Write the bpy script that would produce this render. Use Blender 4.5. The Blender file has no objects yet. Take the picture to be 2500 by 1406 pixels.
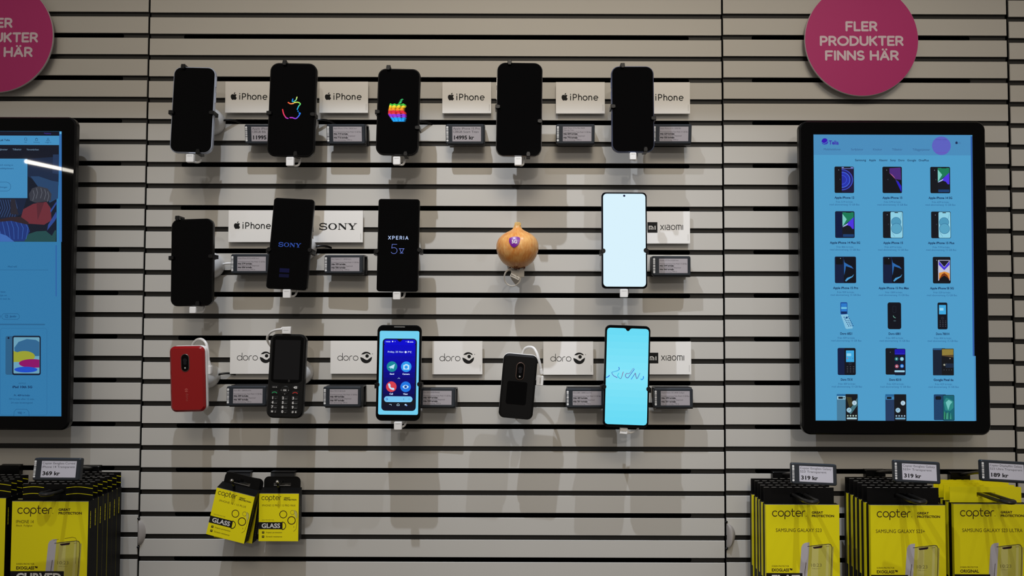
import bpy, math, random
from mathutils import Vector, Matrix
random.seed(7)
sc = bpy.context.scene
COL = sc.collection
PI = math.pi

# ------------------------------------------------------------------ camera
F_PX, DIST, CAM_Z = 1820.0, 1.3, 1.5
PITCH, ROLL = 0.0354, 0.00327
cam_data = bpy.data.cameras.new('camera')
cam_data.sensor_width = 36.0
cam_data.lens = F_PX * 36.0 / 2500.0
cam_data.clip_start = 0.02
cam = bpy.data.objects.new('camera', cam_data)
COL.objects.link(cam)
_fw = Vector((0, math.cos(PITCH), math.sin(PITCH)))
_r = Vector((1, 0, 0)); _u = _r.cross(_fw)
_r2 = _r * math.cos(ROLL) + _u * math.sin(ROLL)
_u2 = -_r * math.sin(ROLL) + _u * math.cos(ROLL)
cam.matrix_world = Matrix(((_r2.x, _u2.x, -_fw.x, 0), (_r2.y, _u2.y, -_fw.y, -DIST), (_r2.z, _u2.z, -_fw.z, CAM_Z), (0, 0, 0, 1)))
sc.camera = cam

# ------------------------------------------------------------------ world, exposure, lights
sc.view_settings.view_transform = 'Standard'
sc.view_settings.look = 'None'
sc.view_settings.exposure = 0.0
sc.view_settings.gamma = 1.0
w = bpy.data.worlds.new('room_ambience'); sc.world = w; w.use_nodes = True
w.node_tree.nodes['Background'].inputs[0].default_value = (1.0, 0.92, 0.82, 1)
w.node_tree.nodes['Background'].inputs[1].default_value = 0.185

def spot(name, loc, aim, watts, col, size_deg, blend, rad):
    d = bpy.data.lights.new(name, 'SPOT')
    d.energy = watts; d.color = col; d.spot_size = math.radians(size_deg); d.spot_blend = blend
    d.shadow_soft_size = rad
    o = bpy.data.objects.new(name, d); COL.objects.link(o)
    o.location = loc
    o.rotation_euler = (Vector(aim) - Vector(loc)).to_track_quat('-Z', 'Y').to_euler()
    return o
WARM = (1.0, 0.87, 0.68); COOL = (0.82, 0.89, 1.0)
# added fill lights for the wall, then the row of small spots in front of the header
fl = bpy.data.lights.new('overhead_fill', 'AREA'); fl.shape = 'RECTANGLE'; fl.size = 5.0; fl.size_y = 3.0  # wide overhead area fill, added for soft light without distinct shadows
fl.energy = 42; fl.color = (1.0, 0.9, 0.76)
fo = bpy.data.objects.new('overhead_fill', fl); COL.objects.link(fo); fo.location = (0.0, -4.1, 4.3)
spot('upper_wall_fill', (0.10, -3.0, 4.2), (0.08, 0, 2.25), 270, WARM, 32, 1.0, 0.80)  # warm fill added to brighten the upper middle of the wall
spot('shop_fill_spot', (0.2, -4.5, 2.9), (0.22, 0, 1.68), 62, (1.0, 0.93, 0.86), 30, 1.0, 0.07)  # frontal fill added to lift shadows, stands for small lamps behind the camera
for sx, ax, az, sp_, cone in ((-0.75, -0.86, 1.1, 17, 42), (-0.307, 0.0, 0.62, 48, 68), (0.44, 0.30, 0.78, 35, 48), (1.15, 1.05, 0.9, 6, 70)):
    spot('track_spot', (sx, -0.72, 2.76), (ax, 0, az), sp_, COOL, cone, 1.0, 0.008)

# ------------------------------------------------------------------ materials
def lin(c):
    c = c / 255.0
    return c / 12.92 if c <= 0.04045 else ((c + 0.055) / 1.055) ** 2.4
def rgb(c): return (lin(c[0]), lin(c[1]), lin(c[2]), 1)
MATS = {}
def mat(name, c, rough=0.5, metal=0.0, coat=0.0, spec=0.5, noise=0.0, nscale=60.0, trans=0.0):
    if name in MATS: return MATS[name]
    m = bpy.data.materials.new(name); m.use_nodes = True
    nt = m.node_tree; b = nt.nodes['Principled BSDF']
    b.inputs['Base Color'].default_value = rgb(c)
    b.inputs['Roughness'].default_value = rough
    b.inputs['Metallic'].default_value = metal
    b.inputs['Coat Weight'].default_value = coat
    b.inputs['Specular IOR Level'].default_value = spec
    b.inputs['Transmission Weight'].default_value = trans
    if noise > 0:
        tc = nt.nodes.new('ShaderNodeTexCoord'); n = nt.nodes.new('ShaderNodeTexNoise')
        n.inputs['Scale'].default_value = nscale; n.inputs['Detail'].default_value = 4
        mr = nt.nodes.new('ShaderNodeMapRange')
        mr.inputs['To Min'].default_value = 1 - noise; mr.inputs['To Max'].default_value = 1 + noise
        mx = nt.nodes.new('ShaderNodeMix'); mx.data_type = 'RGBA'; mx.blend_type = 'MULTIPLY'
        mx.inputs[0].default_value = 1.0
        mx.inputs[6].default_value = rgb(c)
        nt.links.new(tc.outputs['Object'], n.inputs['Vector'])
        nt.links.new(n.outputs['Fac'], mr.inputs['Value'])
        nt.links.new(mr.outputs['Result'], mx.inputs[7])
        nt.links.new(mx.outputs[2], b.inputs['Base Color'])
    MATS[name] = m
    return m
def glow(c, k=1.0):
    name = 'screen_%d_%d_%d' % tuple(int(v) for v in c)
    if name in MATS: return MATS[name]
    m = bpy.data.materials.new(name); m.use_nodes = True
    b = m.node_tree.nodes['Principled BSDF']
    b.inputs['Base Color'].default_value = (0.004, 0.004, 0.004, 1)
    b.inputs['Roughness'].default_value = 0.02; b.inputs['Specular IOR Level'].default_value = 0.25
    b.inputs['Emission Color'].default_value = rgb(c)
    b.inputs['Emission Strength'].default_value = k
    try: m.cycles.emission_sampling = 'NONE'
    except Exception: pass
    MATS[name] = m
    return m
def ink(c):
    return mat('ink_%d_%d_%d' % tuple(int(v) for v in c), c, 0.65, spec=0.3)

M_SLAT = mat('slat_paint', (205, 202, 196), 0.55, noise=0.025, nscale=9)
M_SLOT = mat('slot_back', (28, 27, 25), 0.6)
M_VOID = mat('slot_void', (6, 6, 6), 0.9, spec=0.1)
M_BLACK = mat('black_plastic', (10, 10, 11), 0.32, spec=0.35)
M_GLASS = mat('black_glass', (2, 2, 3), 0.02, spec=0.16)
M_WHITE = mat('white_plastic', (244, 243, 242), 0.35)
M_CARD = mat('white_card', (250, 248, 245), 0.6)
M_CARDE = mat('card_edge', (236, 233, 229), 0.6)
M_ESL = mat('slate_plastic', (38, 44, 52), 0.42)
M_EINK = mat('grey_display', (176, 170, 176), 0.55)
M_EINKB = mat('pale_display', (212, 210, 222), 0.55)
M_BAR = mat('barcode_white', (236, 236, 236), 0.6)
M_HOLD = mat('dark_holder', (52, 53, 56), 0.35)
M_YEL = mat('yellow_board', (252, 238, 12), 0.5, spec=0.4)
M_BLKB = mat('black_board', (11, 10, 10), 0.5, spec=0.2)
M_EDGE = mat('paper_edge', (150, 146, 140), 0.7)
M_PINK = mat('magenta_print', (196, 42, 122), 0.5)
M_HOOK = mat('dark_metal', (60, 58, 56), 0.35, metal=0.6)
M_STEEL = mat('steel', (210, 210, 210), 0.2, metal=1.0)

# ------------------------------------------------------------------ geometry helpers
def unproj(u, v, d):
    """point on the plane d metres in front of the wall that the photograph shows at (u, v)"""
    k = _fw + _r2 * ((u - 1250) / F_PX) - _u2 * ((v - 703) / F_PX)
    t = (DIST - d) / k.y
    return Vector((0, -DIST, CAM_Z)) + k * t
def sc_at(d): return (DIST - d) / F_PX

def rrect(w, h, r, cx=0.0, cz=0.0, n=7):
    r = min(r, w / 2 - 1e-6, h / 2 - 1e-6); out = []
    for (sx, sz, a0) in ((1, 1, 0), (-1, 1, PI / 2), (-1, -1, PI), (1, -1, 1.5 * PI)):
        for i in range(n + 1):
            a = a0 + PI / 2 * i / n
            out.append((cx + sx * (w / 2 - r) + r * math.cos(a), cz + sz * (h / 2 - r) + r * math.sin(a)))
    return out
def circ(cx, cz, rx, rz=None, n=32):
    rz = rz or rx
    return [(cx + rx * math.cos(2 * PI * i / n), cz + rz * math.sin(2 * PI * i / n)) for i in range(n)]
def inset(pts, d):
    n = len(pts); out = []
    for i in range(n):
        p, q, s = pts[i - 1], pts[i], pts[(i + 1) % n]
        e1 = Vector((q[0] - p[0], q[1] - p[1])); e2 = Vector((s[0] - q[0], s[1] - q[1]))
        if e1.length < 1e-9: e1 = e2
        if e2.length < 1e-9: e2 = e1
        nn = Vector((-e1.y, e1.x)).normalized() + Vector((-e2.y, e2.x)).normalized()
        if nn.length < 1e-6: out.append(q); continue
        nn.normalize()
        c = max(0.4, nn.dot(Vector((-e1.y, e1.x)).normalized()))
        out.append((q[0] + nn.x * d / c, q[1] + nn.y * d / c))
    return out
def arc(cx, cz, rx, rz, a0, a1, n=12):
    return [(cx + rx * math.cos(math.radians(a0 + (a1 - a0) * i / n)), cz + rz * math.sin(math.radians(a0 + (a1 - a0) * i / n))) for i in range(n + 1)]
def smooth_path(P, n=8):
    P = [Vector(p) for p in P]; Q = [P[0] * 2 - P[1]] + P + [P[-1] * 2 - P[-2]]; out = []
    for i in range(1, len(Q) - 2):
        a, b, c, d = Q[i - 1], Q[i], Q[i + 1], Q[i + 2]
        for k in range(n):
            t = k / n
            out.append(0.5 * ((2 * b) + (c - a) * t + (2 * a - 5 * b + 4 * c - d) * t * t + (3 * b - a - 3 * c + d) * t ** 3))
    out.append(P[-1])
    return out

_TXT = {}
def text_tris(s, bold):
    key = (s, bold)
    if key in _TXT: return _TXT[key]
    cu = bpy.data.curves.new('lettering_curve', 'FONT'); cu.body = s; cu.size = 1.0; cu.offset = bold; cu.resolution_u = 3
    ob = bpy.data.objects.new('lettering_curve', cu)
    me = ob.to_mesh()
    vs = [(v.co.x, v.co.y) for v in me.vertices]; fs = [tuple(p.vertices) for p in me.polygons]
    ob.to_mesh_clear(); bpy.data.objects.remove(ob); bpy.data.curves.remove(cu)
    xs = [v[0] for v in vs] or [0, 1]
    _TXT[key] = (vs, fs, min(xs), max(xs))
    return _TXT[key]
_cap = text_tris('H', 0.0)
CAP = max(v[1] for v in _cap[0])

class MB:
    def __init__(self): self.v, self.f, self.m, self.mats, self.bump = [], [], [], [], 0.0
    def mi(self, m):
        if m not in self.mats: self.mats.append(m)
        return self.mats.index(m)
    def face(self, pts, m):
        b = len(self.v); self.v += [tuple(p) for p in pts]
        self.f.append(tuple(range(b, b + len(pts)))); self.m.append(self.mi(m))
    def raw(self, vs, fs, m):
        b = len(self.v); self.v += [tuple(p) for p in vs]; k = self.mi(m)
        for f in fs: self.f.append(tuple(i + b for i in f)); self.m.append(k)
    def box(self, x0, x1, y0, y1, z0, z1, m, front=None):
        V = [(x0, y0, z0), (x1, y0, z0), (x1, y0, z1), (x0, y0, z1), (x0, y1, z0), (x1, y1, z0), (x1, y1, z1), (x0, y1, z1)]
        self.raw(V, [(1, 5, 6, 2), (4, 0, 3, 7), (3, 2, 6, 7), (4, 5, 1, 0), (5, 4, 7, 6)], m)
        self.raw(V[:4], [(0, 1, 2, 3)], front or m)
    def flat(self, pts, y, m):
        a = sum(pts[i - 1][0] * pts[i][1] - pts[i][0] * pts[i - 1][1] for i in range(len(pts)))
        if a < 0: pts = pts[::-1]
        self.face([(p[0], y, p[1]) for p in pts], m)
    def slab(self, pts, y0, y1, bev, m, front=None, back=None):
        """outline (x, z, counter-clockwise seen from the front) extruded from y0 (front) to y1 (back)"""
        ins = inset(pts, bev) if bev > 0 else pts
        loops = [(ins, y0), (pts, y0 + bev), (pts, y1 - bev), (ins, y1)] if bev > 0 else [(pts, y0), (pts, y1)]
        n = len(pts); V = [(p[0], y, p[1]) for L, y in loops for p in L]; Fs = []
        for k in range(len(loops) - 1):
            for i in range(n):
                j = (i + 1) % n
                Fs.append((k * n + i, (k + 1) * n + i, (k + 1) * n + j, k * n + j))
        self.raw(V, Fs, m)
        self.face([(p[0], y0, p[1]) for p in loops[0][0]], front or m)
        self.face([(p[0], y1, p[1]) for p in loops[-1][0]][::-1], back or m)
    def rib(self, pts, w, y, m, closed=False, cap=True):
        """flat stroke with round ends; sharp corners split into overlapping strokes, each a hair nearer"""
        pts = [Vector(p) for p in pts]
        q = [pts[0]]
        for p in pts[1:]:
            if (p - q[-1]).length > 1e-7: q.append(p)
        if closed and (q[0] - q[-1]).length < 1e-7: q.pop()
        pts = q
        if not closed:
            for i in range(1, len(pts) - 1):
                a = (pts[i] - pts[i - 1]).normalized(); b = (pts[i + 1] - pts[i]).normalized()
                if a.dot(b) < 0.35:
                    self.rib(pts[:i + 1], w, y, m, False, cap); self.rib(pts[i:], w, y, m, False, cap); return
        self.bump += 4e-6; y = y - self.bump
        n = len(pts); L, R = [], []
        for i in range(n):
            if closed: a, b = pts[i] - pts[i - 1], pts[(i + 1) % n] - pts[i]
            else:
                a = pts[i] - pts[i - 1] if i > 0 else pts[1] - pts[0]
                b = pts[i + 1] - pts[i] if i < n - 1 else pts[-1] - pts[-2]
            na = Vector((-a.y, a.x)).normalized(); nb = Vector((-b.y, b.x)).normalized()
            nn = (na + nb); nn = nn.normalized() if nn.length > 1e-6 else na
            o = nn * (w / 2 / max(0.55, nn.dot(na)))
            L.append(pts[i] + o); R.append(pts[i] - o)
        V = [(p.x, y, p.y) for p in L] + [(p.x, y, p.y) for p in R]; Fs = []
        for i in range(n if closed else n - 1):
            j = (i + 1) % n; Fs.append((n + i, n + j, j, i))
        self.raw(V, Fs, m)
        if cap and not closed:
            for e, dr in ((0, pts[0] - pts[1]), (n - 1, pts[-1] - pts[-2])):
                a0 = math.atan2(dr.y, dr.x) - PI / 2
                self.face([(pts[e].x + w / 2 * math.cos(a0 + PI * k / 6), y, pts[e].y + w / 2 * math.sin(a0 + PI * k / 6)) for k in range(7)], m)
    def ring(self, cx, cz, r0, r1, y, m, a0=0, a1=360, n=40):
        V = []
        for i in range(n + 1):
            a = math.radians(a0 + (a1 - a0) * i / n)
            V += [(cx + r0 * math.cos(a), y, cz + r0 * math.sin(a)), (cx + r1 * math.cos(a), y, cz + r1 * math.sin(a))]
        self.raw(V, [(2 * i, 2 * i + 1, 2 * i + 3, 2 * i + 2) for i in range(n)], m)
    def text(self, s, x, z, h, y, m, align='c', w=None, bold=0.0):
        vs, fs, x0, x1 = text_tris(s, bold)
        k = h / CAP; kx = k if w is None else w / max(1e-6, x1 - x0)
        W = (x1 - x0) * kx
        ox = x - (W / 2 if align == 'c' else W if align == 'r' else 0) - x0 * kx
        self.bump += 4e-6
        self.raw([(ox + v[0] * kx, y - self.bump, z + v[1] * k) for v in vs], fs, m)
    def lathe(self, prof, cx, cz, m, n=28, y_axis=True, caps=True):
        """profile of (radius, along); along -y by default, along z when y_axis is False (cx, cz then is x, y)"""
        V, Fs = [], []; k = len(prof)
        for i in range(n):
            a = 2 * PI * i / n; c, s = math.cos(a), math.sin(a)
            for r, t in prof:
                V.append((cx + r * c, t, cz + r * s) if y_axis else (cx + r * c, cz + r * s, t))
        for i in range(n):
            j = (i + 1) % n
            for q in range(k - 1): Fs.append((i * k + q, j * k + q, j * k + q + 1, i * k + q + 1))
        if caps:
            Fs.append(tuple(i * k for i in range(n))[::-1]); Fs.append(tuple(i * k + k - 1 for i in range(n)))
        self.raw(V, Fs, m)
    def tube(self, path, r, m, n=10, flatten=1.0):
        P = [Vector(p) for p in path]; V, Fs = [], []; k = len(P); up = None
        for i in range(k):
            t = (P[min(i + 1, k - 1)] - P[max(i - 1, 0)]).normalized()
            if up is None: up = Vector((0, 0, 1)) if abs(t.z) < 0.9 else Vector((1, 0, 0))
            a = t.cross(up)
            if a.length < 1e-4: a = t.cross(Vector((0.3, 1, 0.2)))
            a.normalize(); b = a.cross(t).normalized(); up = b
            rr = r[i] if isinstance(r, (list, tuple)) else r
            for q in range(n):
                g = 2 * PI * q / n
                V.append(P[i] + a * (rr * math.cos(g)) + b * (rr * flatten * math.sin(g)))
        for i in range(k - 1):
            for q in range(n):
                p = (q + 1) % n; Fs.append((i * n + q, i * n + p, (i + 1) * n + p, (i + 1) * n + q))
        Fs.append(tuple(range(n))[::-1]); Fs.append(tuple((k - 1) * n + q for q in range(n)))
        self.raw(V, Fs, m)
    def build(self, name, parent=None, smooth=True):
        me = bpy.data.meshes.new(name)
        me.from_pydata([tuple(v) for v in self.v], [], self.f)
        for m in self.mats: me.materials.append(m)
        me.polygons.foreach_set('material_index', self.m)
        if smooth:
            me.polygons.foreach_set('use_smooth', [True] * len(self.f))
            me.set_sharp_from_angle(angle=math.radians(35))
        me.update()
        o = bpy.data.objects.new(name, me); COL.objects.link(o)
        if parent is not None: o.parent = parent
        return o

def tag(o, label, cat, group=None):
    o['label'] = label; o['category'] = cat
    if group: o['group'] = group
    return o
def thing(name, label, cat, loc=(0, 0, 0), rot=(0, 0, 0), group=None):
    o = bpy.data.objects.new(name, None); COL.objects.link(o); o.empty_display_size = 0.02
    o.location = loc; o.rotation_euler = rot
    return tag(o, label, cat, group)
def pose(roll=0.0, tilt=0.0, yaw=0.0):
    """roll: degrees clockwise in the photograph; tilt: degrees the top leans back to the wall; yaw: degrees"""
    m = Matrix.Rotation(math.radians(yaw), 3, 'Z') @ Matrix.Rotation(math.radians(-tilt), 3, 'X') @ Matrix.Rotation(math.radians(roll) - ROLL, 3, 'Y')
    return m.to_euler()

class Canvas:
    """draws flat print on a front face: coordinates are x right, y down, mapped by fn to local (x, z)"""
    def __init__(self, mb, y, k=1.0, cx=0.0, cy=0.0, fn=None, col=glow, off=0.0):
        self.mb, self.y, self.k, self.cx, self.cy, self.col, self.off = mb, y, k, cx, cy, col, off
        self.fn = fn or (lambda a, b: ((a - self.cx) * self.k, -(b - self.cy) * self.k))
    def _y(self): self.mb.bump += 4e-6; return self.y - self.mb.bump
    def c(self, c): return self.col(c) if isinstance(c, tuple) else c
    def poly(self, pts, c): self.mb.flat([self.fn(*p) for p in pts], self._y(), self.c(c))
    def rect(self, x0, y0, x1, y1, c): self.poly([(x0, y0), (x1, y0), (x1, y1), (x0, y1)], c)
    def rr(self, x0, y0, x1, y1, r, c): self.poly(rrect(x1 - x0, y1 - y0, r, (x0 + x1) / 2, (y0 + y1) / 2, 5), c)
    def rrline(self, x0, y0, x1, y1, r, w, c): self.line(rrect(x1 - x0, y1 - y0, r, (x0 + x1) / 2, (y0 + y1) / 2, 5), w, c, True)
    def disc(self, x, y, r, c, ry=None): self.poly(circ(x, y, r, ry, 28), c)
    def line(self, pts, w, c, closed=False, cap=True): self.mb.rib([self.fn(*p) for p in pts], w * self.k, self.y, self.c(c), closed, cap)
    def text(self, s, x, y, h, c, align='c', w=None, bold=0.0):
        a = self.fn(x, y)
        self.mb.text(s, a[0], a[1], h * self.k, self.y, self.c(c), align, None if w is None else w * self.k, bold)
    def svg(self, paths, x, y, k, c):
        for p in paths: self.poly([(x + q[0] * k, y + q[1] * k) for q in p], c)
    def glyphs(self, s, x, y, h, wt, c, w=None, gap=0.22, align='l'):
        """rounded stroke lettering: y is the baseline, h the cap height, wt the stroke width"""
        adv = []; t = 0.0
        for ch in s:
            if ch == ' ': adv.append(t); t += 0.42; continue
            adv.append(t); t += GL[ch][0] + gap
        t -= gap
        kx = h if w is None else (w - wt) / t
        W = t * kx
        ox = x + wt / 2 if align == 'l' else x - W / 2 if align == 'c' else x - W - wt / 2
        for ch, a in zip(s, adv):
            if ch == ' ': continue
            for st in GL[ch][1]:
                cl = len(st) > 3 and abs(st[0][0] - st[-1][0]) + abs(st[0][1] - st[-1][1]) < 1e-6
                self.line([(ox + (a + p[0]) * kx, y - p[1] * h) for p in st], wt, c, cl)

def bez_path(d):
    """relative cubic path as absolute polygon"""
    out = []
    toks = d.split(); cur = (float(toks[0]), float(toks[1])); out.append(cur)
    v = [float(t) for t in toks[2:]]
    for i in range(0, len(v) - 5, 6):
        p0 = cur; p1 = (cur[0] + v[i], cur[1] + v[i + 1]); p2 = (cur[0] + v[i + 2], cur[1] + v[i + 3]); p3 = (cur[0] + v[i + 4], cur[1] + v[i + 5])
        for k in range(1, 9):
            t = k / 8; s = 1 - t
            out.append(tuple(s ** 3 * p0[j] + 3 * s * s * t * p1[j] + 3 * s * t * t * p2[j] + t ** 3 * p3[j] for j in (0, 1)))
        cur = p3
    return out
FRUIT = [bez_path('12.152 6.896 -.948 0 -2.415 -1.078 -3.96 -1.04 -2.04 .027 -3.91 1.183 -4.961 3.014 -2.117 3.675 -.546 9.103 1.519 12.09 1.013 1.454 2.208 3.09 3.792 3.039 1.52 -.065 2.09 -.987 3.935 -.987 1.831 0 2.35 .987 3.96 .948 1.637 -.026 2.676 -1.48 3.676 -2.948 1.156 -1.688 1.636 -3.325 1.662 -3.415 -.039 -.013 -3.182 -1.221 -3.22 -4.857 -.026 -3.04 2.48 -4.494 2.597 -4.559 -1.429 -2.09 -3.623 -2.324 -4.39 -2.376 -2 -.156 -3.675 1.09 -4.61 1.09'),
         bez_path('15.53 3.83 .843 -1.012 1.4 -2.427 1.245 -3.83 -1.207 .052 -2.662 .805 -3.532 1.818 -.78 .896 -1.454 2.338 -1.273 3.714 1.338 .104 2.715 -.688 3.559 -1.701')]

def _bowl(x0, z0, z1, r, n=8):
    return [(x0, z1)] + arc(r, (z0 + z1) / 2, 0.28, (z1 - z0) / 2, 90, -90, n) + [(x0, z0)]
GL = {
 'F': (0.55, [[(0.55, 1), (0, 1), (0, 0)], [(0, 0.5), (0.47, 0.5)]]),
 'L': (0.5, [[(0, 1), (0, 0), (0.5, 0)]]),
 'E': (0.54, [[(0.54, 1), (0, 1), (0, 0), (0.54, 0)], [(0, 0.5), (0.47, 0.5)]]),
 'R': (0.6, [[(0, 0), (0, 1)], _bowl(0, 0.45, 1, 0.3), [(0.32, 0.45), (0.6, 0)]]),
 'P': (0.58, [[(0, 0), (0, 1)], _bowl(0, 0.42, 1, 0.3)]),
 'O': (0.95, [arc(0.475, 0.5, 0.475, 0.5, 0, 360, 28)]),
 'D': (0.72, [[(0, 0), (0, 1)] + arc(0.24, 0.5, 0.48, 0.5, 90, -90, 14) + [(0, 0)]]),
 'U': (0.68, [[(0, 1)] + arc(0.34, 0.34, 0.34, 0.34, 180, 360, 12) + [(0.68, 1)]]),
 'K': (0.6, [[(0, 0), (0, 1)], [(0.58, 1), (0.06, 0.46)], [(0.2, 0.58), (0.6, 0)]]),
 'T': (0.64, [[(0, 1), (0.64, 1)], [(0.32, 1), (0.32, 0)]]),
 'I': (0.02, [[(0.01, 1), (0.01, 0)]]),
 'N': (0.66, [[(0, 0), (0, 1), (0.66, 0), (0.66, 1)]]),
 'S': (0.54, [arc(0.28, 0.74, 0.26, 0.26, 40, 270, 12)[:-1] + arc(0.27, 0.24, 0.27, 0.24, 90, -140, 12)]),
 'H': (0.66, [[(0, 0), (0, 1)], [(0.66, 0), (0.66, 1)], [(0, 0.5), (0.66, 0.5)]]),
 'Ä': (0.72, [[(0, 0), (0.36, 1), (0.72, 0)], [(0.14, 0.32), (0.58, 0.32)], [(0.2, 1.24), (0.205, 1.24)], [(0.52, 1.24), (0.525, 1.24)]]),
 'A': (0.72, [[(0, 0), (0.36, 1), (0.72, 0)], [(0.14, 0.32), (0.58, 0.32)]]),
 'G': (0.74, [arc(0.42, 0.5, 0.42, 0.5, 48, 345, 18) + [(0.82, 0.42), (0.5, 0.42)]]),
 'C': (0.7, [arc(0.42, 0.5, 0.42, 0.5, 48, 312, 18)]),
 'X': (0.64, [[(0, 0), (0.64, 1)], [(0, 1), (0.64, 0)]]),
 'V': (0.7, [[(0, 1), (0.35, 0), (0.7, 1)]]),
 'M': (0.8, [[(0, 0), (0, 1), (0.4, 0.35), (0.8, 1), (0.8, 0)]]),
 'Y': (0.7, [[(0, 1), (0.35, 0.48), (0.7, 1)], [(0.35, 0.48), (0.35, 0)]]),
 # lower case, x height 0.62
 'c': (0.56, [arc(0.31, 0.31, 0.31, 0.31, 48, 312, 16)]),
 'o': (0.64, [arc(0.32, 0.31, 0.32, 0.31, 0, 360, 24)]),
 'p': (0.64, [arc(0.32, 0.31, 0.32, 0.31, 0, 360, 24), [(0, 0.31), (0, -0.3)]]),
 't': (0.4, [[(0.12, 0.86)] + arc(0.3, 0.17, 0.18, 0.17, 180, 290, 8), [(-0.02, 0.6), (0.36, 0.6)]]),
 'e': (0.6, [[(0.03, 0.33), (0.6, 0.33)] + arc(0.31, 0.31, 0.3, 0.31, 5, 315, 18)]),
 'r': (0.36, [[(0, 0), (0, 0.34)] + arc(0.27, 0.34, 0.27, 0.28, 180, 75, 8)]),
 'd': (0.64, [arc(0.32, 0.31, 0.32, 0.31, 0, 360, 24), [(0.64, 0), (0.64, 1.0)]]),
 'x': (0.5, [[(0, 0), (0.5, 0.62)], [(0, 0.62), (0.5, 0)]]),
 'i': (0.02, [[(0.01, 0), (0.01, 0.62)]]),
 'a': (0.5, [[(0.05, 0.62), (0.36, 0.62)] + arc(0.36, 0.5, 0.14, 0.12, 90, 0, 4) + [(0.5, 0)], [(0.5, 0.36), (0.16, 0.36)] + arc(0.16, 0.18, 0.16, 0.18, 90, 270, 8) + [(0.5, 0)]]),
 'm': (0.78, [[(0, 0), (0, 0.62)], [(0, 0.62), (0.26, 0.62)] + arc(0.26, 0.5, 0.13, 0.12, 90, 0, 5) + [(0.39, 0)], [(0.39, 0.62), (0.64, 0.62)] + arc(0.64, 0.48, 0.14, 0.14, 90, 0, 5) + [(0.78, 0)]]),
}

# ------------------------------------------------------------------ the room shell
def struct(o): o['kind'] = 'structure'; return o
Z_TOP, Z_LOW, SLOT = 2.72, 0.10, 0.0086
JOINT = 0.0036
JX = [-1.6555, -1.1490, -0.6426, 0.3698, 0.8743, 1.8866]
BAYS = [  # x0, x1, z of slot 0 top, pitch, hole margins
    (JX[0], JX[1], 0.5290, 0.03795, 0.05, 0.05),
    (JX[1], JX[2], 0.5325, 0.03792, 0.05, 0.046),
    (JX[2], JX[3], 0.5314, 0.03799, 0.060, 0.058),
    (JX[3], JX[4], 0.5328, 0.03801, 0.053, 0.065),
    (JX[4], JX[5], 0.5286, 0.03792, 0.054, 0.054)]
def slat_bay(x0, x1, zs, p, ml, mr, jl=JOINT, jr=JOINT):
    mb = MB()
    a, b = x0 + jl / 2, x1 - jr / 2
    i0 = -int((Z_TOP - 1.5 - zs) / p); i1 = int((1.5 + zs - Z_LOW) / p)
    for i in range(i0, i1):
        top = 1.5 + zs - i * p                      # slot top = bottom edge of the slat above
        zt, zb = top - SLOT, top - p                # the slat below this slot
        e = 0.0003
        prof = [(-0.0, zt - e), (-0.0, zb + e), (e, zb), (0.0024, zb), (0.0024, zt), (e, zt)]
        V = [(a, y, z) for y, z in prof] + [(b, y, z) for y, z in prof]; n = len(prof)
        mb.raw(V, [(k, (k + 1) % n, n + (k + 1) % n, n + k) for k in range(n)] + [tuple(range(n))[::-1], tuple(range(n, 2 * n))], M_SLAT)
        # back plate seen through the slot: one strip, or two strips either side of a long punched hole
        yb = 0.0042
        if i % 2 == 0:
            mb.face([(a, yb, zt), (b, yb, zt), (b, yb, top), (a, yb, top)], M_SLOT)
        else:
            hl, hr = x0 + ml, x1 - mr
            r = 0.0042; c = (zt + top) / 2
            le = [(hl + r - r * math.cos(math.radians(q)), c - r * math.sin(math.radians(q))) for q in range(90, -91, -30)]
            mb.face([(a, yb, zt)] + [(q[0], yb, q[1]) for q in le] + [(a, yb, top)], M_SLOT)
            re_ = [(hr - r + r * math.cos(math.radians(q)), c + r * math.sin(math.radians(q))) for q in range(90, -91, -30)]
            mb.face([(b, yb, top)] + [(q[0], yb, q[1]) for q in re_] + [(b, yb, zt)], M_SLOT)
    mb.box(x0, x1, 0.034, 0.05, 0.0, Z_TOP + 0.05, M_VOID)
    mb.box(x0 - 0.0001, x0 + 0.012, 0.0095, 0.034, 0.0, Z_TOP + 0.05, M_VOID)
    mb.box(x1 - 0.012, x1 + 0.0001, 0.0095, 0.034, 0.0, Z_TOP + 0.05, M_VOID)
    return struct(mb.build('wall_back', smooth=False))
for k, by in enumerate(BAYS):
    slat_bay(*by, jl=0.0046 if k == 4 else JOINT, jr=0.0046 if k == 3 else JOINT)
mb = MB(); mb.box(-3.2, 3.2, -6.0, 0.06, -0.05, 0.0, mat('floor_vinyl', (72, 68, 64), 0.5, noise=0.1, nscale=6)); struct(mb.build('floor', smooth=False))
mb = MB(); mb.box(-1.7, 1.95, -0.46, -0.0005, 2.429, Z_TOP + 0.25, mat('header_paint', (40, 38, 37), 0.6)); struct(mb.build('trim_1', smooth=False))

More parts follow.
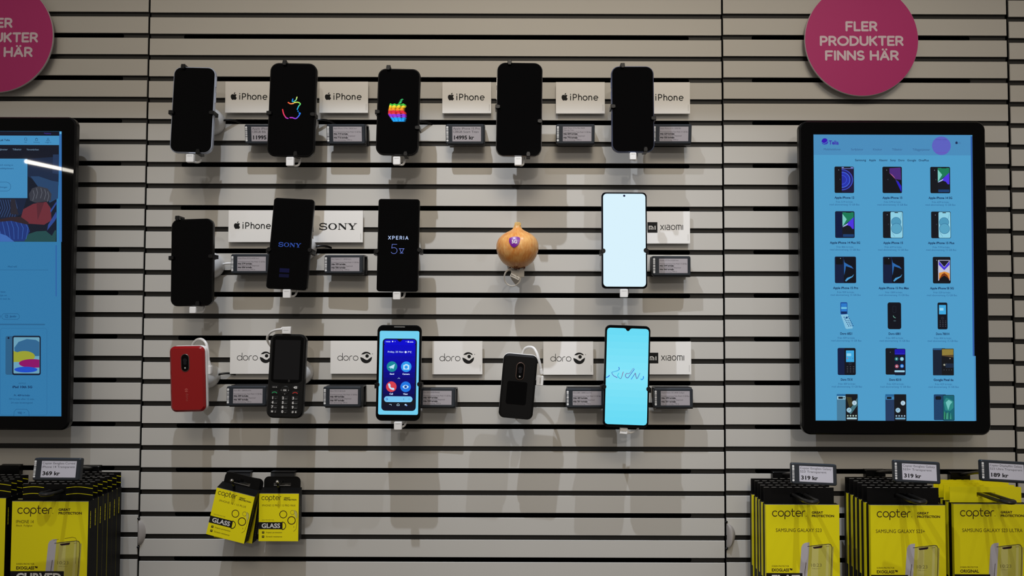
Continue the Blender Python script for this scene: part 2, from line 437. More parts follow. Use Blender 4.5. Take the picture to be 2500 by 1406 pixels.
# ------------------------------------------------------------------ phones, their stands and cables
PD = 0.085            # how far in front of the wall a phone's face is
def claw(parent, x, z, side, dark=True, flat=False, t=0.009):
    """hook of the holder round a phone edge; side l r t b"""
    mb = MB(); q = 0.0034; lip = 0.0048; w2 = 0.0034
    if flat:
        mb.slab([(x0 * 0.0036, z0 * 0.0036) for x0, z0 in circ(0, 0, 1, 1.1, 16)], -t * 0.35, t * 0.12, 0.0006, M_BLACK)
        mb.box(-0.0045 if side == 'l' else 0.0, 0.0 if side == 'l' else 0.0045, -t * 0.2, t + 0.010, -0.006, 0.002, M_BLACK)
    else:
        P = [(-lip, 0.0022), (-lip * 0.2, w2), (q, w2 * 0.8), (q, -w2), (-lip * 0.3, -w2 * 1.1), (-lip, -0.0024)]   # outward is +x
        mb.slab([(a, b) for a, b in P][::-1], -0.0042, -0.0008, 0.0007, M_BLACK)
        mb.box(0.0006, q, -0.002, t + 0.008, -w2 * 0.9, w2 * 0.9, M_BLACK)
    o = mb.build('claw', parent)
    rot = 0 if flat else {'r': 0, 'l': PI, 't': -PI / 2, 'b': PI / 2}[side]
    o.location = (x, 0, z); o.rotation_euler = (0, rot, 0)
    return o

def stand(idx, loc, rot, hw, hh, claws, thick, white_cord=False, cable_side=1):
    wx, wz = loc.x, loc.z
    s = thing('security_stand', STAND_LABELS[idx], 'phone stand', (wx, 0, wz), group='security stands behind the display phones')
    mb = MB()
    mb.lathe([(0.0215, 0.0), (0.0225, -0.004), (0.0228, -0.016), (0.0218, -0.022), (0.0185, -0.027), (0.011, -0.031), (0.004, -0.032)], 0, 0, M_WHITE, 36)
    mb.build('base', s)
    yb = loc.y + thick
    mb = MB(); mb.tube([(0, -0.03, 0), (0, -0.045, 0), (0, yb + 0.006, 0)], [0.009, 0.0075, 0.0075], M_BLACK, 14); mb.build('stem', s)
    mb = MB(); mb.slab(rrect(0.034, 0.046, 0.005), 0.0003, 0.0045, 0.0008, M_BLACK)
    pl = mb.build('mounting_plate', s); pl.location = (0, yb, 0); pl.rotation_euler = rot
    # flexible cord from the base into a slot
    c = M_WHITE if white_cord else M_BLACK
    if idx in 'abcfgj':
        mb = MB(); mb.tube(smooth_path([(0.018 * cable_side, -0.012, 0.0), (0.028 * cable_side, -0.010, 0.003), (0.040 * cable_side, -0.004, 0.003), (0.050 * cable_side, 0.004, -0.001)]), 0.0018, c, 8); mb.build('power_cord', s)
    if claws:
        for sd, x, z in claws:
            fl = sd.isupper(); d = sd.lower()
            o = claw(s, 0, 0, d, flat=fl, t=thick)
            base = Matrix.Translation((0, loc.y, 0)) @ rot.to_matrix().to_4x4()
            o.matrix_local = base @ Matrix.Translation((x, 0, z)) @ Matrix.Rotation(0 if fl else {'r': 0, 'l': PI, 't': -PI / 2, 'b': PI / 2}[d], 4, 'Y')
            n = Vector((x, 0, z)); u = n.normalized(); wv = Vector((-u.z, 0, u.x)) * 0.0035
            p0, p1 = u * 0.010, n + u * 0.001
            ya, yb2 = thick + 0.0046, thick + 0.0066
            Q = [p0 + wv, p1 + wv, p1 - wv, p0 - wv]
            V = [(q.x, ya, q.z) for q in Q] + [(q.x, yb2, q.z) for q in Q]
            arm = MB(); arm.raw(V, [(0, 1, 2, 3), (7, 6, 5, 4), (0, 4, 5, 1), (1, 5, 6, 2), (2, 6, 7, 3), (3, 7, 4, 0)], M_BLACK)
            a = arm.build('holder_arm', s, smooth=False); a.matrix_local = base
    return s

def cable_under(idx, cx, cy, d, w_px=19, h_px=20, mark=True, roll=0.0):
    """white plug pushed into the bottom of a phone, its short cord going back up behind to the stand"""
    p = unproj(cx, cy, d); k = sc_at(d)
    t = thing('charging_cable', CABLE_LABELS[idx], 'cable', p, pose(roll), 'white charging cables of the display phones')
    mb = MB(); W, H = w_px * k, h_px * k
    mb.slab(rrect(W, H, 0.0016), -0.0035, 0.0035, 0.0007, M_WHITE)
    mb.build('plug', t)
    if mark:
        m2 = MB(); cv = Canvas(m2, -0.00352, k, col=ink); cv.text('xiaomi', 0, -h_px * 0.22, 2.6, (120, 118, 116), w=w_px * 0.6)
        m2.build('plug_print', t)
    mb = MB()
    mb.tube(smooth_path([(0.001, 0.002, -H * 0.1), (0.003, 0.010, -H * 0.3), (0.009, 0.018, 0.0), (0.010, 0.022, 0.02), (0.006, 0.026, 0.045), (0.0, 0.034, 0.075)]), 0.0017, M_WHITE, 8)
    mb.build('cord', t)
    return t

PHONES = {}
def phone(key, name, label, cx, cy, wpx, hpx, roll, rpx, rim, front, tilt=4.0, yaw=0.0, thick=0.008, bev=0.0012, d=PD, buttons=None, group='phones on display on the slat wall'):
    loc = unproj(cx, cy, d); k = sc_at(d)
    rot = pose(roll, tilt, yaw)
    W, H = wpx * k, hpx * k / math.cos(math.radians(tilt))
    t = thing(name, label, 'phone', loc, rot, group)
    mb = MB(); mb.slab(rrect(W, H, rpx * k, n=9), 0.0, thick, bev, rim, front=front); mb.build('body', t)
    if buttons:
        for sx, z0, z1 in buttons:
            b = MB(); b.box(sx * W / 2 - 0.0006, sx * W / 2 + 0.0006, thick * 0.3, thick * 0.7, z0 * k, z1 * k, rim); b.build('side_button', t)
    PHONES[key] = (t, loc, rot, W, H, k, thick)
    return t
def screen(key, inset_px, rpx, y=-0.0001, mat_=None, top=None, name='screen'):
    """glass plate of the phone; returns canvas in photo pixels about the phone's centre"""
    t, loc, rot, W, H, k, th = PHONES[key]
    mb = MB(); w2, h2 = W - 2 * inset_px * k, H - 2 * inset_px * k
    mb.flat(rrect(w2, h2, rpx * k, n=9), y, mat_ or M_GLASS)
    return mb, Canvas(mb, y - 0.00003, k)

STAND_LABELS = {
 'a': 'white security stand and clamps holding the pale-rimmed phone at the top left',
 'b': 'white security stand with clamps holding the phone that shows a colourful fruit outline',
 'c': 'security stand with clamps holding the phone that shows a rainbow fruit',
 'd': 'security stand with clamps holding the blank silver-rimmed phone in the top row',
 'e': 'security stand with clamps holding the blue-rimmed phone at the right end of top row',
 'f': 'white security stand with white cord behind the blank phone above the red phone',
 'g': 'security stand with small side clamps holding the phone with blue lettering',
 'h': 'security stand with side clamps holding the phone that shows a large numeral 5',
 'i': 'security stand with round side clamps holding the phone with an all-white screen',
 'j': 'round white security stand behind the red flip phone',
 'k': 'round white security stand behind the black keypad phone',
 'l': 'security stand with side clamps holding the phone showing four round app icons',
 'm': 'round white security stand hidden behind the black flip phone',
 'n': 'security stand with round side clamps holding the phone with a turquoise screen',
 'o': 'white security stand behind the brown onion'}
CABLE_LABELS = {
 'a': 'white charging plug under the pale-rimmed phone at the top left',
 'b': 'white charging plug under the phone with the colourful fruit outline',
 'c': 'white charging plug under the phone with the rainbow fruit',
 'd': 'white charging plug under the silver-rimmed phone in the top row',
 'e': 'white charging plug under the blue-rimmed phone at the right end of top row',
 'f': 'white charging plug under the blank phone just above the red phone',
 'g': 'white charging plug under the phone with blue lettering',
 'h': 'white charging plug under the phone showing a large numeral 5',
 'i': 'white charging plug under the phone with the all-white screen',
 'j': 'white looped charging cable at the right side of the red flip phone',
 'k': 'white charging cable plugged into the top of the black keypad phone',
 'l': 'white charging plug under the phone with four round app icons',
 'm': 'white looped charging cable at the right side of the black flip phone',
 'n': 'white angled charging plug and cord under the phone with turquoise screen'}

M_RIM_W = mat('pale_blue_metal', (196, 204, 222), 0.3, metal=0.5)
M_RIM_S = mat('silver_metal', (170, 168, 166), 0.25, metal=0.9)
M_RIM_B = mat('dusk_blue_metal', (92, 100, 128), 0.3, metal=0.5)
M_RIM_K = mat('black_metal', (9, 9, 10), 0.3, metal=0.4)

def simple_phone(key, label, cx, cy, w, h, roll, rpx, rim, ins, claws, plug, name='smartphone', tilt=2.0, yaw=0.0, buttons=None, white_cord=False, plugroll=0):
    phone(key, name, label, cx, cy, w, h, roll, rpx, rim, rim, tilt=tilt, yaw=yaw, buttons=buttons)
    t, loc, rot, W, H, k, th = PHONES[key]
    cl = [(s, x * k, z * k) for s, x, z in claws]
    stand(key, loc, rot, W, H, cl, th, white_cord)
    if plug: cable_under(key, plug[0], plug[1], PD + 0.005, *plug[2:], roll=plugroll)
    return screen(key, ins, rpx - ins)

def done(key, mb, name='screen'): return mb.build(name, PHONES[key][0], smooth=False)

# top row
mb, cv = simple_phone('a', 'blank black phone with pale blue rim at the left end of the top row', 470.5, 268, 104, 216, 1.3, 20, M_RIM_W, 2.2,
    [('t', -28, 108), ('l', -52, -9), ('r', 49, -7), ('b', 20, -106)], (465, 387, 19, 20), buttons=[(1, 60, 85), (1, 20, 45)])
done('a', mb)
mb, cv = simple_phone('b', 'black phone showing a fruit outline in coloured strokes, second in top row', 713, 267.5, 116, 235, 1.0, 21, M_RIM_K, 2.5,
    [('t', -22, 117), ('l', -56, -11), ('r', 53, -12), ('b', 14, -112)], (709, 395, 19, 22))
cc = lambda a, b, n, f: [tuple(a[i] + (b[i] - a[i]) * f for i in range(3)) for _ in range(n)]
def grad_line(cv, pts, w, cols):
    P = [(p.x, p.y) for p in smooth_path([Vector((a, b, 0)) for a, b in pts], 6)]
    n = len(P) - 1
    for i in range(n):
        f = i / max(1, n - 1) * (len(cols) - 1); j = min(int(f), len(cols) - 2); f -= j
        c = tuple(int((cols[j][q] * (1 - f) + cols[j + 1][q] * f) / 8) * 8 for q in range(3))
        cv.line([P[i], P[i + 1]], w, c)
ox, oy = 713, 267.5
R = lambda pts: [(x - ox, y - oy) for x, y in pts]
grad_line(cv, R([(724, 236), (722, 243), (717, 247), (713, 247), (714, 241)]), 2.6, [(230, 240, 120), (60, 200, 170), (30, 130, 240)])
grad_line(cv, R([(703, 250), (709, 253), (716, 252)]), 2.8, [(240, 90, 60), (250, 170, 90)])
grad_line(cv, R([(718, 250), (727, 249), (733, 253), (729, 259), (726, 267)]), 2.8, [(240, 220, 90), (120, 220, 90), (30, 170, 230)])
grad_line(cv, R([(728, 271), (728.3, 272)]), 2.8, [(30, 140, 240), (30, 140, 240)])
grad_line(cv, R([(731, 276), (733.5, 277), (729, 285), (723, 290), (715, 288), (709, 288)]), 2.8, [(40, 150, 250), (50, 120, 240), (150, 60, 210), (190, 60, 190)])
grad_line(cv, R([(690, 268), (693, 279), (699, 288), (704, 290)]), 2.8, [(235, 60, 70), (230, 60, 110), (170, 60, 200)])
done('b', mb)
mb, cv = simple_phone('c', 'black phone showing a rainbow striped fruit, third in the top row', 972, 272.5, 105, 217, 1.1, 20, M_RIM_K, 2.5,
    [('t', -27, 110), ('l', -51, -3), ('r', 50, -40), ('b', 22, -107)], (969, 393, 18, 20), white_cord=False)
bands = [(625, 645, (70, 190, 70)), (645, 668, (250, 220, 60)), (668, 705, (245, 150, 40)), (705, 745, (225, 50, 60)), (745, 785, (150, 60, 215)), (785, 833, (30, 170, 245))]
zc = lambda x, y: ((x / 4.6875 + 760) - 972, (y / 4.6875 + 120) - 272.5)
rndm = random.Random(3)
for b0, b1, c in bands:
    n = max(2, int((b1 - b0) / 10))
    for q in range(n):
        y0, y1 = b0 + (b1 - b0) * q / n, b0 + (b1 - b0) * (q + 1) / n
        f = (y0 - 625) / 208.0
        lx = 900 - 14 * math.sin(f * PI) + max(0, f - 0.55) * 120; rx = 1075 + 8 * math.sin(f * PI * 0.7) - max(0, f - 0.7) * 40
        if 0.1 < f < 0.5: rx -= 22 * math.sin((f - 0.1) / 0.4 * PI)
        P = []; m = 7
        for s in range(m + 1):
            P.append(zc(lx + (rx - lx) * s / m, y0 + (4 if s % 2 else -5) + rndm.uniform(-3, 3)))
        P.append(zc(rx + 16, y1 - 3)); P.append(zc(lx - 10, y1 + 1))
        cv.poly(P, tuple(min(255, v + rndm.choice((-12, 0, 10))) if v else 0 for v in c))
for x, y in ((1032, 572), (1022, 588), (1016, 602), (1010, 614)):
    cv.poly([zc(x - 20, y + 4), zc(x + 4, y - 10), zc(x + 22, y - 2), zc(x + 8, y + 3)], (60, 190, 110))
done('c', mb)
mb, cv = simple_phone('d', 'blank black phone with thin silver rim, fourth in the top row', 1267.8, 266.5, 112.5, 235.5, 0.9, 21, M_RIM_S, 1.6,
    [('t', -26, 117), ('l', -54, 4), ('r', 52, -30), ('b', 24, -114)], (1265, 394, 18, 21), buttons=[(-1, 60, 80), (-1, 25, 48)])
done('d', mb)
mb, cv = simple_phone('e', 'blank black phone with dusky blue rim at the right end of the top row', 1545, 266, 105, 216, 0.1, 20, M_RIM_B, 2.0,
    [('t', -25, 109), ('l', -50, 5), ('r', 51, -24), ('b', 30, -103)], (1545, 382, 16, 18), buttons=[(-1, 55, 75), (-1, 25, 45)])
done('e', mb)
# middle row
mb, cv = simple_phone('f', 'blank black phone directly above the red flip phone', 468, 640, 106, 214, -1.3, 18, M_RIM_K, 2.2,
    [('t', -36, 110), ('l', -51, 11), ('r', 51, 13), ('b', 18, -103)], (472, 757, 16, 16, False), yaw=-4, white_cord=True)
done('f', mb)
mb, cv = simple_phone('g', 'dark tilted phone with a blue four letter wordmark, beside the wordmark card', 708.5, 594.5, 100, 225, 3.0, 8, M_RIM_K, 2.0,
    [('L', -50, -18), ('R', 50, -14)], (701, 717, 19, 21), tilt=5)
def serif_word(cv, x0, x1, yb, h, c):
    """wide slab lettering S O N Y"""
    W = x1 - x0; t = h * 0.2
    u = W / 4.32
    def P(i, a, b): return (x0 + i + a * u, yb - b * h)
    st = h * 0.17
    # S
    S = arc(0.42, 0.73, 0.36, 0.25, 20, 270, 12)[:-1] + arc(0.45, 0.26, 0.40, 0.25, 90, -160, 14)
    cv.line([P(0, a, b) for a, b in S], st, c, cap=False)
    cv.poly([P(0, 0.76, 0.68), P(0, 0.84, 0.68), P(0, 0.84, 1.0), P(0, 0.76, 1.0)], c)
    cv.poly([P(0, 0.0, 0.0), P(0, 0.08, 0.0), P(0, 0.08, 0.34), P(0, 0.0, 0.34)], c)
    # O, thick at the sides
    n = 36; o = [P(1.02 * u, 0.5 + 0.5 * math.cos(2 * PI * i / n), 0.5 + 0.52 * math.sin(2 * PI * i / n)) for i in range(n)]
    q = [P(1.02 * u, 0.5 + 0.30 * math.cos(2 * PI * i / n), 0.5 + 0.42 * math.sin(2 * PI * i / n)) for i in range(n)]
    for i in range(n):
        j = (i + 1) % n; cv.mb.flat([cv.fn(*o[i]), cv.fn(*o[j]), cv.fn(*q[j]), cv.fn(*q[i])], cv.y, cv.c(c))
    # N
    k = 2.14 * u
    cv.poly([P(k, 0.0, 1), P(k, 0.30, 1), P(k, 0.92, 0.22), P(k, 0.92, 0.0), P(k, 0.80, 0.0), P(k, 0.16, 0.80)], c)
    for a, b, z0, z1 in ((0.10, 0.18, 0, 0.9), (0.0, 0.30, 0, 0.09), (0.84, 0.92, 0.1, 1), (0.74, 1.04, 0.91, 1.0)):
        cv.poly([P(k, a, z0), P(k, b, z0), P(k, b, z1), P(k, a, z1)], c)
    # Y
    k = 3.24 * u
    cv.poly([P(k, 0.06, 1), P(k, 0.32, 1), P(k, 0.64, 0.5), P(k, 0.64, 0), P(k, 0.44, 0), P(k, 0.44, 0.42)], c)
    cv.poly([P(k, 0.58, 0.52), P(k, 0.88, 0.96), P(k, 0.98, 0.96), P(k, 0.64, 0.44)], c)
    for a, b, z0, z1 in ((0.0, 0.42, 0.91, 1.0), (0.74, 1.08, 0.91, 1.0), (0.30, 0.78, 0, 0.09)):
        cv.poly([P(k, a, z0), P(k, b, z0), P(k, b, z1), P(k, a, z1)], c)
serif_word(cv, -28, 27, 8.6, 10.4, (44, 74, 158))
cv.rect(-20, 62, 4, 72, (4, 6, 46)); cv.rect(-20, 76, 4, 84, (3, 5, 38))
done('g', mb)
mb, cv = simple_phone('h', 'black phone showing a white word above a large numeral 5', 972, 598, 101.5, 228, 0.6, 7, M_RIM_K, 2.0,
    [('L', -52, -16), ('R', 52, -12)], (969, 722, 18.5, 19))
cv.glyphs('XPERIA', 0, -14, 7.6, 1.35, (190, 212, 255), w=49.5, gap=0.5, align='c')
zh = lambda x, y: (x / 4.395 + 760 - 972, y / 4.395 + 460 - 598)
cv.line([zh(918, 600), zh(868, 600), zh(864, 642)] + [zh(x, -z) for x, z in arc(888, -668, 34, 33, 110, -150, 16)], 1.0, (110, 130, 220))
cv.line([zh(944, 646), zh(998, 646)], 1.1, (110, 130, 220)); cv.line([zh(950, 648), zh(968, 690)], 1.1, (110, 130, 220)); cv.line([zh(992, 648), zh(974, 690)], 1.1, (110, 130, 220)); cv.line([zh(954, 694), zh(988, 694)], 1.1, (110, 130, 220))
done('h', mb)
mb, cv = simple_phone('i', 'phone with an all-white lit screen at the right end of middle row', 1524.5, 586.3, 111, 237, 0.3, 10, mat('navy_rim', (10, 14, 44), 0.3, metal=0.4), 1.0,
    [('L', -52, -27), ('R', 52, -25)], (1523, 716, 19, 20))
cv.rr(-52, -115, 52, 114, 9, (216, 241, 252)); cv.disc(0, -110, 2.7, (8, 14, 60))
done('i', mb)
# bottom row
mb, cv = simple_phone('l', 'black phone showing four round app icons on a blue home screen', 973.3, 910, 108, 232, 0.5, 15, M_RIM_K, 2.0,
    [('L', -51, -29), ('R', 51, -27)], (972, 1039, 19, 19))
Z = lambda x, y: (x / 5.0214 + 760 - 973.3, y / 5.0214 + 780 - 910)
def zr(cv, x0, y0, x1, y1, c, r=0):
    a, b = Z(x0, y0), Z(x1, y1)
    cv.rr(a[0], a[1], b[0], b[1], max(r, 0.3), c)
zr(cv, 830, 142, 1316, 1160, (112, 205, 238), 4)
zr(cv, 868, 236, 1288, 1113, (10, 12, 34), 9)
for i in range(12):
    y0 = 248 + i * 66; c = int(205 - i * 13)
    zr(cv, 886, y0, 1272, y0 + 66.5, (0, 0, c) if i < 11 else (12, 14, 26), 0.3 if i else 5)
cv.poly([Z(1040, 246), Z(1112, 246), Z(1092, 268), Z(1078, 276), Z(1064, 268)], (10, 12, 34))
cv.text('14:06', *Z(935, 282), 3.0, (200, 210, 255), w=11, bold=0.02); cv.disc(*Z(990, 272), 1.7, (220, 226, 255)); cv.disc(*Z(1020, 272), 1.2, (120, 130, 230)); cv.text('100%', *Z(1219, 284), 3.0, (200, 210, 255), w=10, bold=0.02); zr(cv, 1174, 264, 1188, 284, (210, 216, 255)); zr(cv, 1148, 268, 1164, 276, (120, 130, 220))
cv.text('Friday, 25 Nov', *Z(1030, 408), 4.0, (190, 210, 250), w=38.5, bold=0.015); cv.disc(*Z(1152, 400), 2.6, (225, 235, 255)); cv.text('7°C', *Z(1200, 410), 4.0, (220, 230, 255), w=9.5, bold=0.02)
for x, y, c in ((988, 578, (18, 132, 150)), (1162, 578, (40, 150, 236)), (985, 822, (208, 62, 74)), (1160, 822, (28, 118, 226))):
    cv.disc(*Z(x, y), 12.8, c)
pale = (190, 226, 250)
cv.poly([Z(944, 586), Z(1024, 546), Z(1008, 606), Z(978, 594), Z(976, 612), Z(968, 592)], pale)
zr(cv, 1126, 556, 1200, 612, pale, 1.2); zr(cv, 1146, 546, 1180, 560, pale, 0.6); cv.disc(*Z(1162, 583), 4.0, (40, 150, 236)); 
cv.line([Z(958, 792), Z(964, 826), Z(984, 846), Z(1012, 850)], 4.0, pale); cv.line([Z(958, 796), Z(962, 806)], 5.4, pale); cv.line([Z(1000, 848), Z(1010, 850)], 5.4, pale)
cv.poly([Z(1120, 822), Z(1136, 806), Z(1158, 798), Z(1182, 806), Z(1200, 822), Z(1182, 838), Z(1158, 846), Z(1136, 838)], pale); cv.disc(*Z(1160, 822), 3.2, (20, 60, 150))
for s, x, y in (('Send', 989, 676), ('Camera', 1162, 676), ('Call', 985, 918), ('View', 1159, 918)): cv.text(s, *Z(x, y), 3.7, (205, 222, 255), bold=0.035)
cv.line([Z(1062, 724), Z(1075, 714), Z(1088, 724)], 0.8, pale)
zr(cv, 900, 938, 1246, 1008, (120, 196, 240), 6.8); cv.mb.ring(*cv.fn(*Z(934, 972)), 1.8 * cv.k, 2.7 * cv.k, cv._y(), glow((30, 70, 170)), 30, 360); cv.line([Z(936, 972), Z(948, 972)], 0.8, (30, 70, 170)); zr(cv, 1134, 962, 1144, 982, (80, 150, 200), 0.8); cv.mb.ring(*cv.fn(*Z(1206, 972)), 1.2 * cv.k, 1.8 * cv.k, cv._y(), glow((80, 150, 200)))
cv.line([Z(964, 1036), Z(988, 1036), Z(990, 1048)], 0.8, pale); cv.line([Z(1058, 1050), Z(1058, 1036), Z(1072, 1026), Z(1086, 1036), Z(1086, 1050), Z(1058, 1050)], 0.8, pale); zr(cv, 1152, 1030, 1174, 1046, pale, 1.2); zr(cv, 1164, 1038, 1184, 1054, (120, 150, 220), 1.2)
done('l', mb)
g = MB(); k = PHONES['l'][5]; g.slab(rrect(27 * k, 2.4 * k, 1.1 * k, 0, 111.6 * k), -0.0005, 0.0004, 0.0001, M_STEEL); g.build('earpiece', PHONES['l'][0])
mb, cv = simple_phone('n', 'phone with a lit turquoise screen at the right end of bottom row', 1530.5, 918.5, 110.5, 247, 2.0, 13, M_RIM_K, 1.5,
    [('L', -55, -27), ('R', 53, -29)], None)
W2, H2 = 51.0, 116.5
notch = [(-10, -H2), (-6, -H2 + 1.2), (-3, -H2 + 5.6), (0, -H2 + 7), (3, -H2 + 5.6), (6, -H2 + 1.2), (10, -H2)]
n = 14
for i in range(n):
    y0, y1 = -H2 + 2 * H2 * i / n, -H2 + 2 * H2 * (i + 1) / n + 0.05
    f = 1 - abs(i / (n - 1) * 2 - 0.95); f = max(0, f)
    c = (int(104 + 28 * f), int(218 + 10 * f), int(244 + 5 * f))
    if i == 0: cv.poly([(-W2, y1), (-W2, y0 + 7), (-W2 + 2, y0 + 2), (-W2 + 7, y0)] + notch + [(W2 - 7, y0), (W2 - 2, y0 + 2), (W2, y0 + 7), (W2, y1)], c)
    elif i == n - 1: cv.poly([(-W2, y0), (W2, y0), (W2, y1 - 7), (W2 - 2, y1 - 2), (W2 - 7, y1), (-W2 + 7, y1), (-W2 + 2, y1 - 2), (-W2, y1 - 7)], c)
    else: cv.rect(-W2, y0, W2, y1, c)
zn = lambda x, y: ((x / 4.687 + 1400 - 1530.5) * 0.9994 + (y / 4.687 + 780 - 918.5) * 0.035, (y / 4.687 + 780 - 918.5) * 0.9994 - (x / 4.687 + 1400 - 1530.5) * 0.035)
for pts, wd, cols in (([(376, 662), (396, 655), (412, 640)], 1.6, [(60, 150, 240), (60, 90, 200)]),
    ([(520, 548), (526, 566), (512, 582), (470, 596), (440, 606), (458, 640), (500, 664)], 1.3, [(60, 90, 210), (80, 190, 235), (110, 110, 190)]),
    ([(520, 614), (506, 640), (520, 664), (544, 672), (570, 600)], 1.2, [(40, 210, 230), (40, 190, 230), (150, 110, 150)]),
    ([(694, 566), (682, 562), (640, 616), (606, 618), (594, 648), (620, 668), (650, 632), (696, 570)], 1.2, [(120, 200, 240), (120, 110, 170), (70, 120, 210)]),
    ([(660, 682), (700, 624), (708, 618), (724, 676), (758, 616)], 1.3, [(60, 150, 235), (120, 110, 160), (90, 150, 220)]),
    ([(800, 652), (796, 676), (776, 688), (770, 678)], 1.6, [(50, 120, 230), (60, 190, 240)])):
    grad_line(cv, [zn(*p) for p in pts], wd * 1.35, cols)
done('n', mb)
# angled plug under it
p = unproj(1522, 1051, PD - 0.004); k = sc_at(PD)
t = thing('charging_cable', CABLE_LABELS['n'], 'cable', p, pose(6), 'white charging cables of the display phones')
m1 = MB(); m1.slab([(-9 * k, -8 * k), (9 * k, -8 * k), (11 * k, 0), (9 * k, 7 * k), (-9 * k, 7 * k)], -0.0035, 0.0035, 0.0008, M_WHITE); m1.build('plug', t)
m1 = MB(); c1 = Canvas(m1, -0.00352, k, col=ink); c1.text('xiaomi', 0, 2, 2.8, (90, 88, 86), w=12); m1.build('plug_print', t)
m1 = MB(); m1.tube(smooth_path([(9 * k, 0, -2 * k), (16 * k, 0.001, -4 * k), (28 * k, 0.006, -1 * k), (38 * k, 0.014, 5 * k), (40 * k, 0.022, 20 * k), (20 * k, 0.03, 60 * k)]), [0.0028] * 6 + [0.0017] * 35, M_WHITE, 8); m1.build('cord', t)

# red and black flip phones
def flip_phone(key, label, cx, cy, w, h, roll, shell, lens_rim, extra):
    phone(key, 'flip_phone', label, cx, cy, w, h, roll, 14, shell, shell, tilt=-2, thick=0.0085, bev=0.0034)
    t, loc, rot, W, H, k, th = PHONES[key]
    mb = MB(); mb.slab(rrect(W + 0.4 * k, H + 0.4 * k, 14 * k, n=9), th, th + 0.0085, 0.0018, M_WHITE); mb.build('lower_half', t)
    mb = MB(); mb.slab(rrect(20 * k, 43 * k, 9.9 * k, extra[0] * k, extra[1] * k), -0.0009, 0.001, 0.0004, lens_rim)
    mb.build('camera_frame', t)
    mb = MB(); mb.flat(rrect(17.6 * k, 40.6 * k, 8.8 * k, extra[0] * k, extra[1] * k), -0.00095, M_GLASS)
    for q, r, c in ((-2, 5, (14, 14, 20)), (-9, 4, (14, 14, 20))): mb.flat(circ(extra[0] * k, (extra[1] + q + 8) * k, r * k), -0.00100 - 0.00001 * r, ink(c))
    mb.flat(circ(extra[0] * k, (extra[1] - 12.5) * k, 1.9 * k), -0.00102, ink((190, 186, 180)))
    mb.build('camera_lens', t)
    stand(key, loc, rot, W, H, [], th + 0.0085)
    return t, k
M_RED = mat('red_lacquer', (150, 8, 13), 0.28, coat=0.4)
t, k = flip_phone('j', 'closed red flip phone with a black oval camera, left end of bottom row', 456.5, 925.5, 85, 160, -1.2, M_RED, mat('grey_metal', (120, 116, 112), 0.3, metal=0.8), (-3.5, 40))
m1 = MB(); c1 = Canvas(m1, -0.0001, k, col=ink)
for s in (0, 1):
    m1.ring(-2 * k, -27 * k, 2.6 * k, 4.2 * k, -0.0002, ink((196, 92, 84)), 20 + 180 * s, 160 + 180 * s)
m1.flat(circ(-2 * k, -27 * k, 1.3 * k), -0.0002, ink((196, 92, 84)))
m1.build('emblem', t)
m1 = MB(); c1 = Canvas(m1, 0, k, col=ink); c1.text('doro', 0, 0, 6.5, (176, 74, 68), w=19)
e = m1.build('wordmark', t); e.rotation_euler = (0, PI / 2, 0); e.location = (-3.2 * k, -0.0002, -44 * k)
M_SOFT = mat('black_soft_plastic', (11, 10, 10), 0.5, spec=0.25)
t, k = flip_phone('m', 'closed black flip phone with a square window, tilted, below the onion', 1265, 944, 83.5, 157, 5.2, M_SOFT, mat('copper_metal', (160, 130, 118), 0.3, metal=0.8), (1.5, 38))
m1 = MB(); m1.flat(rrect(49 * k, 56 * k, 5 * k, -2.5 * k, -15.5 * k), -0.0002, M_GLASS); m1.build('outer_display', t)

def loop_cable(idx, pts, plug_px, plug_wh, roll, d0):
    p = unproj(plug_px[0], plug_px[1], d0); k = sc_at(d0)
    t = thing('charging_cable', CABLE_LABELS[idx], 'cable', p, (0, 0, 0), 'white charging cables of the display phones')
    P = [unproj(u, v, d) - p for u, v, d in pts]
    mb = MB(); mb.tube(smooth_path(P, 8), 0.0022, M_WHITE, 10); mb.build('cord', t)
    mb = MB(); mb.slab(rrect(plug_wh[0] * k, plug_wh[1] * k, 2.5 * k), -0.004, 0.004, 0.0008, M_WHITE)
    o = mb.build('plug', t); o.rotation_euler = pose(roll)
    mb = MB(); c1 = Canvas(mb, -0.0042, k, col=ink)
    c1.text('xiaomi', 0, 1.5, 3, (120, 118, 116), w=plug_wh[1] * 0.55)
    o = mb.build('plug_print', t); o.rotation_euler = (Matrix.Rotation(math.radians(roll), 3, 'Y') @ Matrix.Rotation(-PI / 2, 3, 'Y')).to_euler()
    mb = MB(); a, b = P[-1], P[-2]
    mb.tube([a + (b - a) * 0.0, a + (b - a).normalized() * 0.008], [0.0036, 0.0027], M_WHITE, 10); mb.build('strain_relief', t)
    return t
loop_cable('j', [(470, 870, 0.050), (470, 850, 0.052), (473, 837, 0.055), (482, 829, 0.06), (493, 828.5, 0.066), (503, 838, 0.07), (507, 855, 0.07), (508.5, 875, 0.068), (510, 893, 0.066)], (508, 903), (17, 21), 0, 0.066)
loop_cable('m', [(1272, 880, 0.050), (1276, 862, 0.052), (1282, 851, 0.055), (1292, 847, 0.06), (1303, 850, 0.066), (1311, 863, 0.07), (1316, 880, 0.07), (1320, 897, 0.068), (1322, 912, 0.066)], (1318, 929), (17, 24), 4, 0.066)

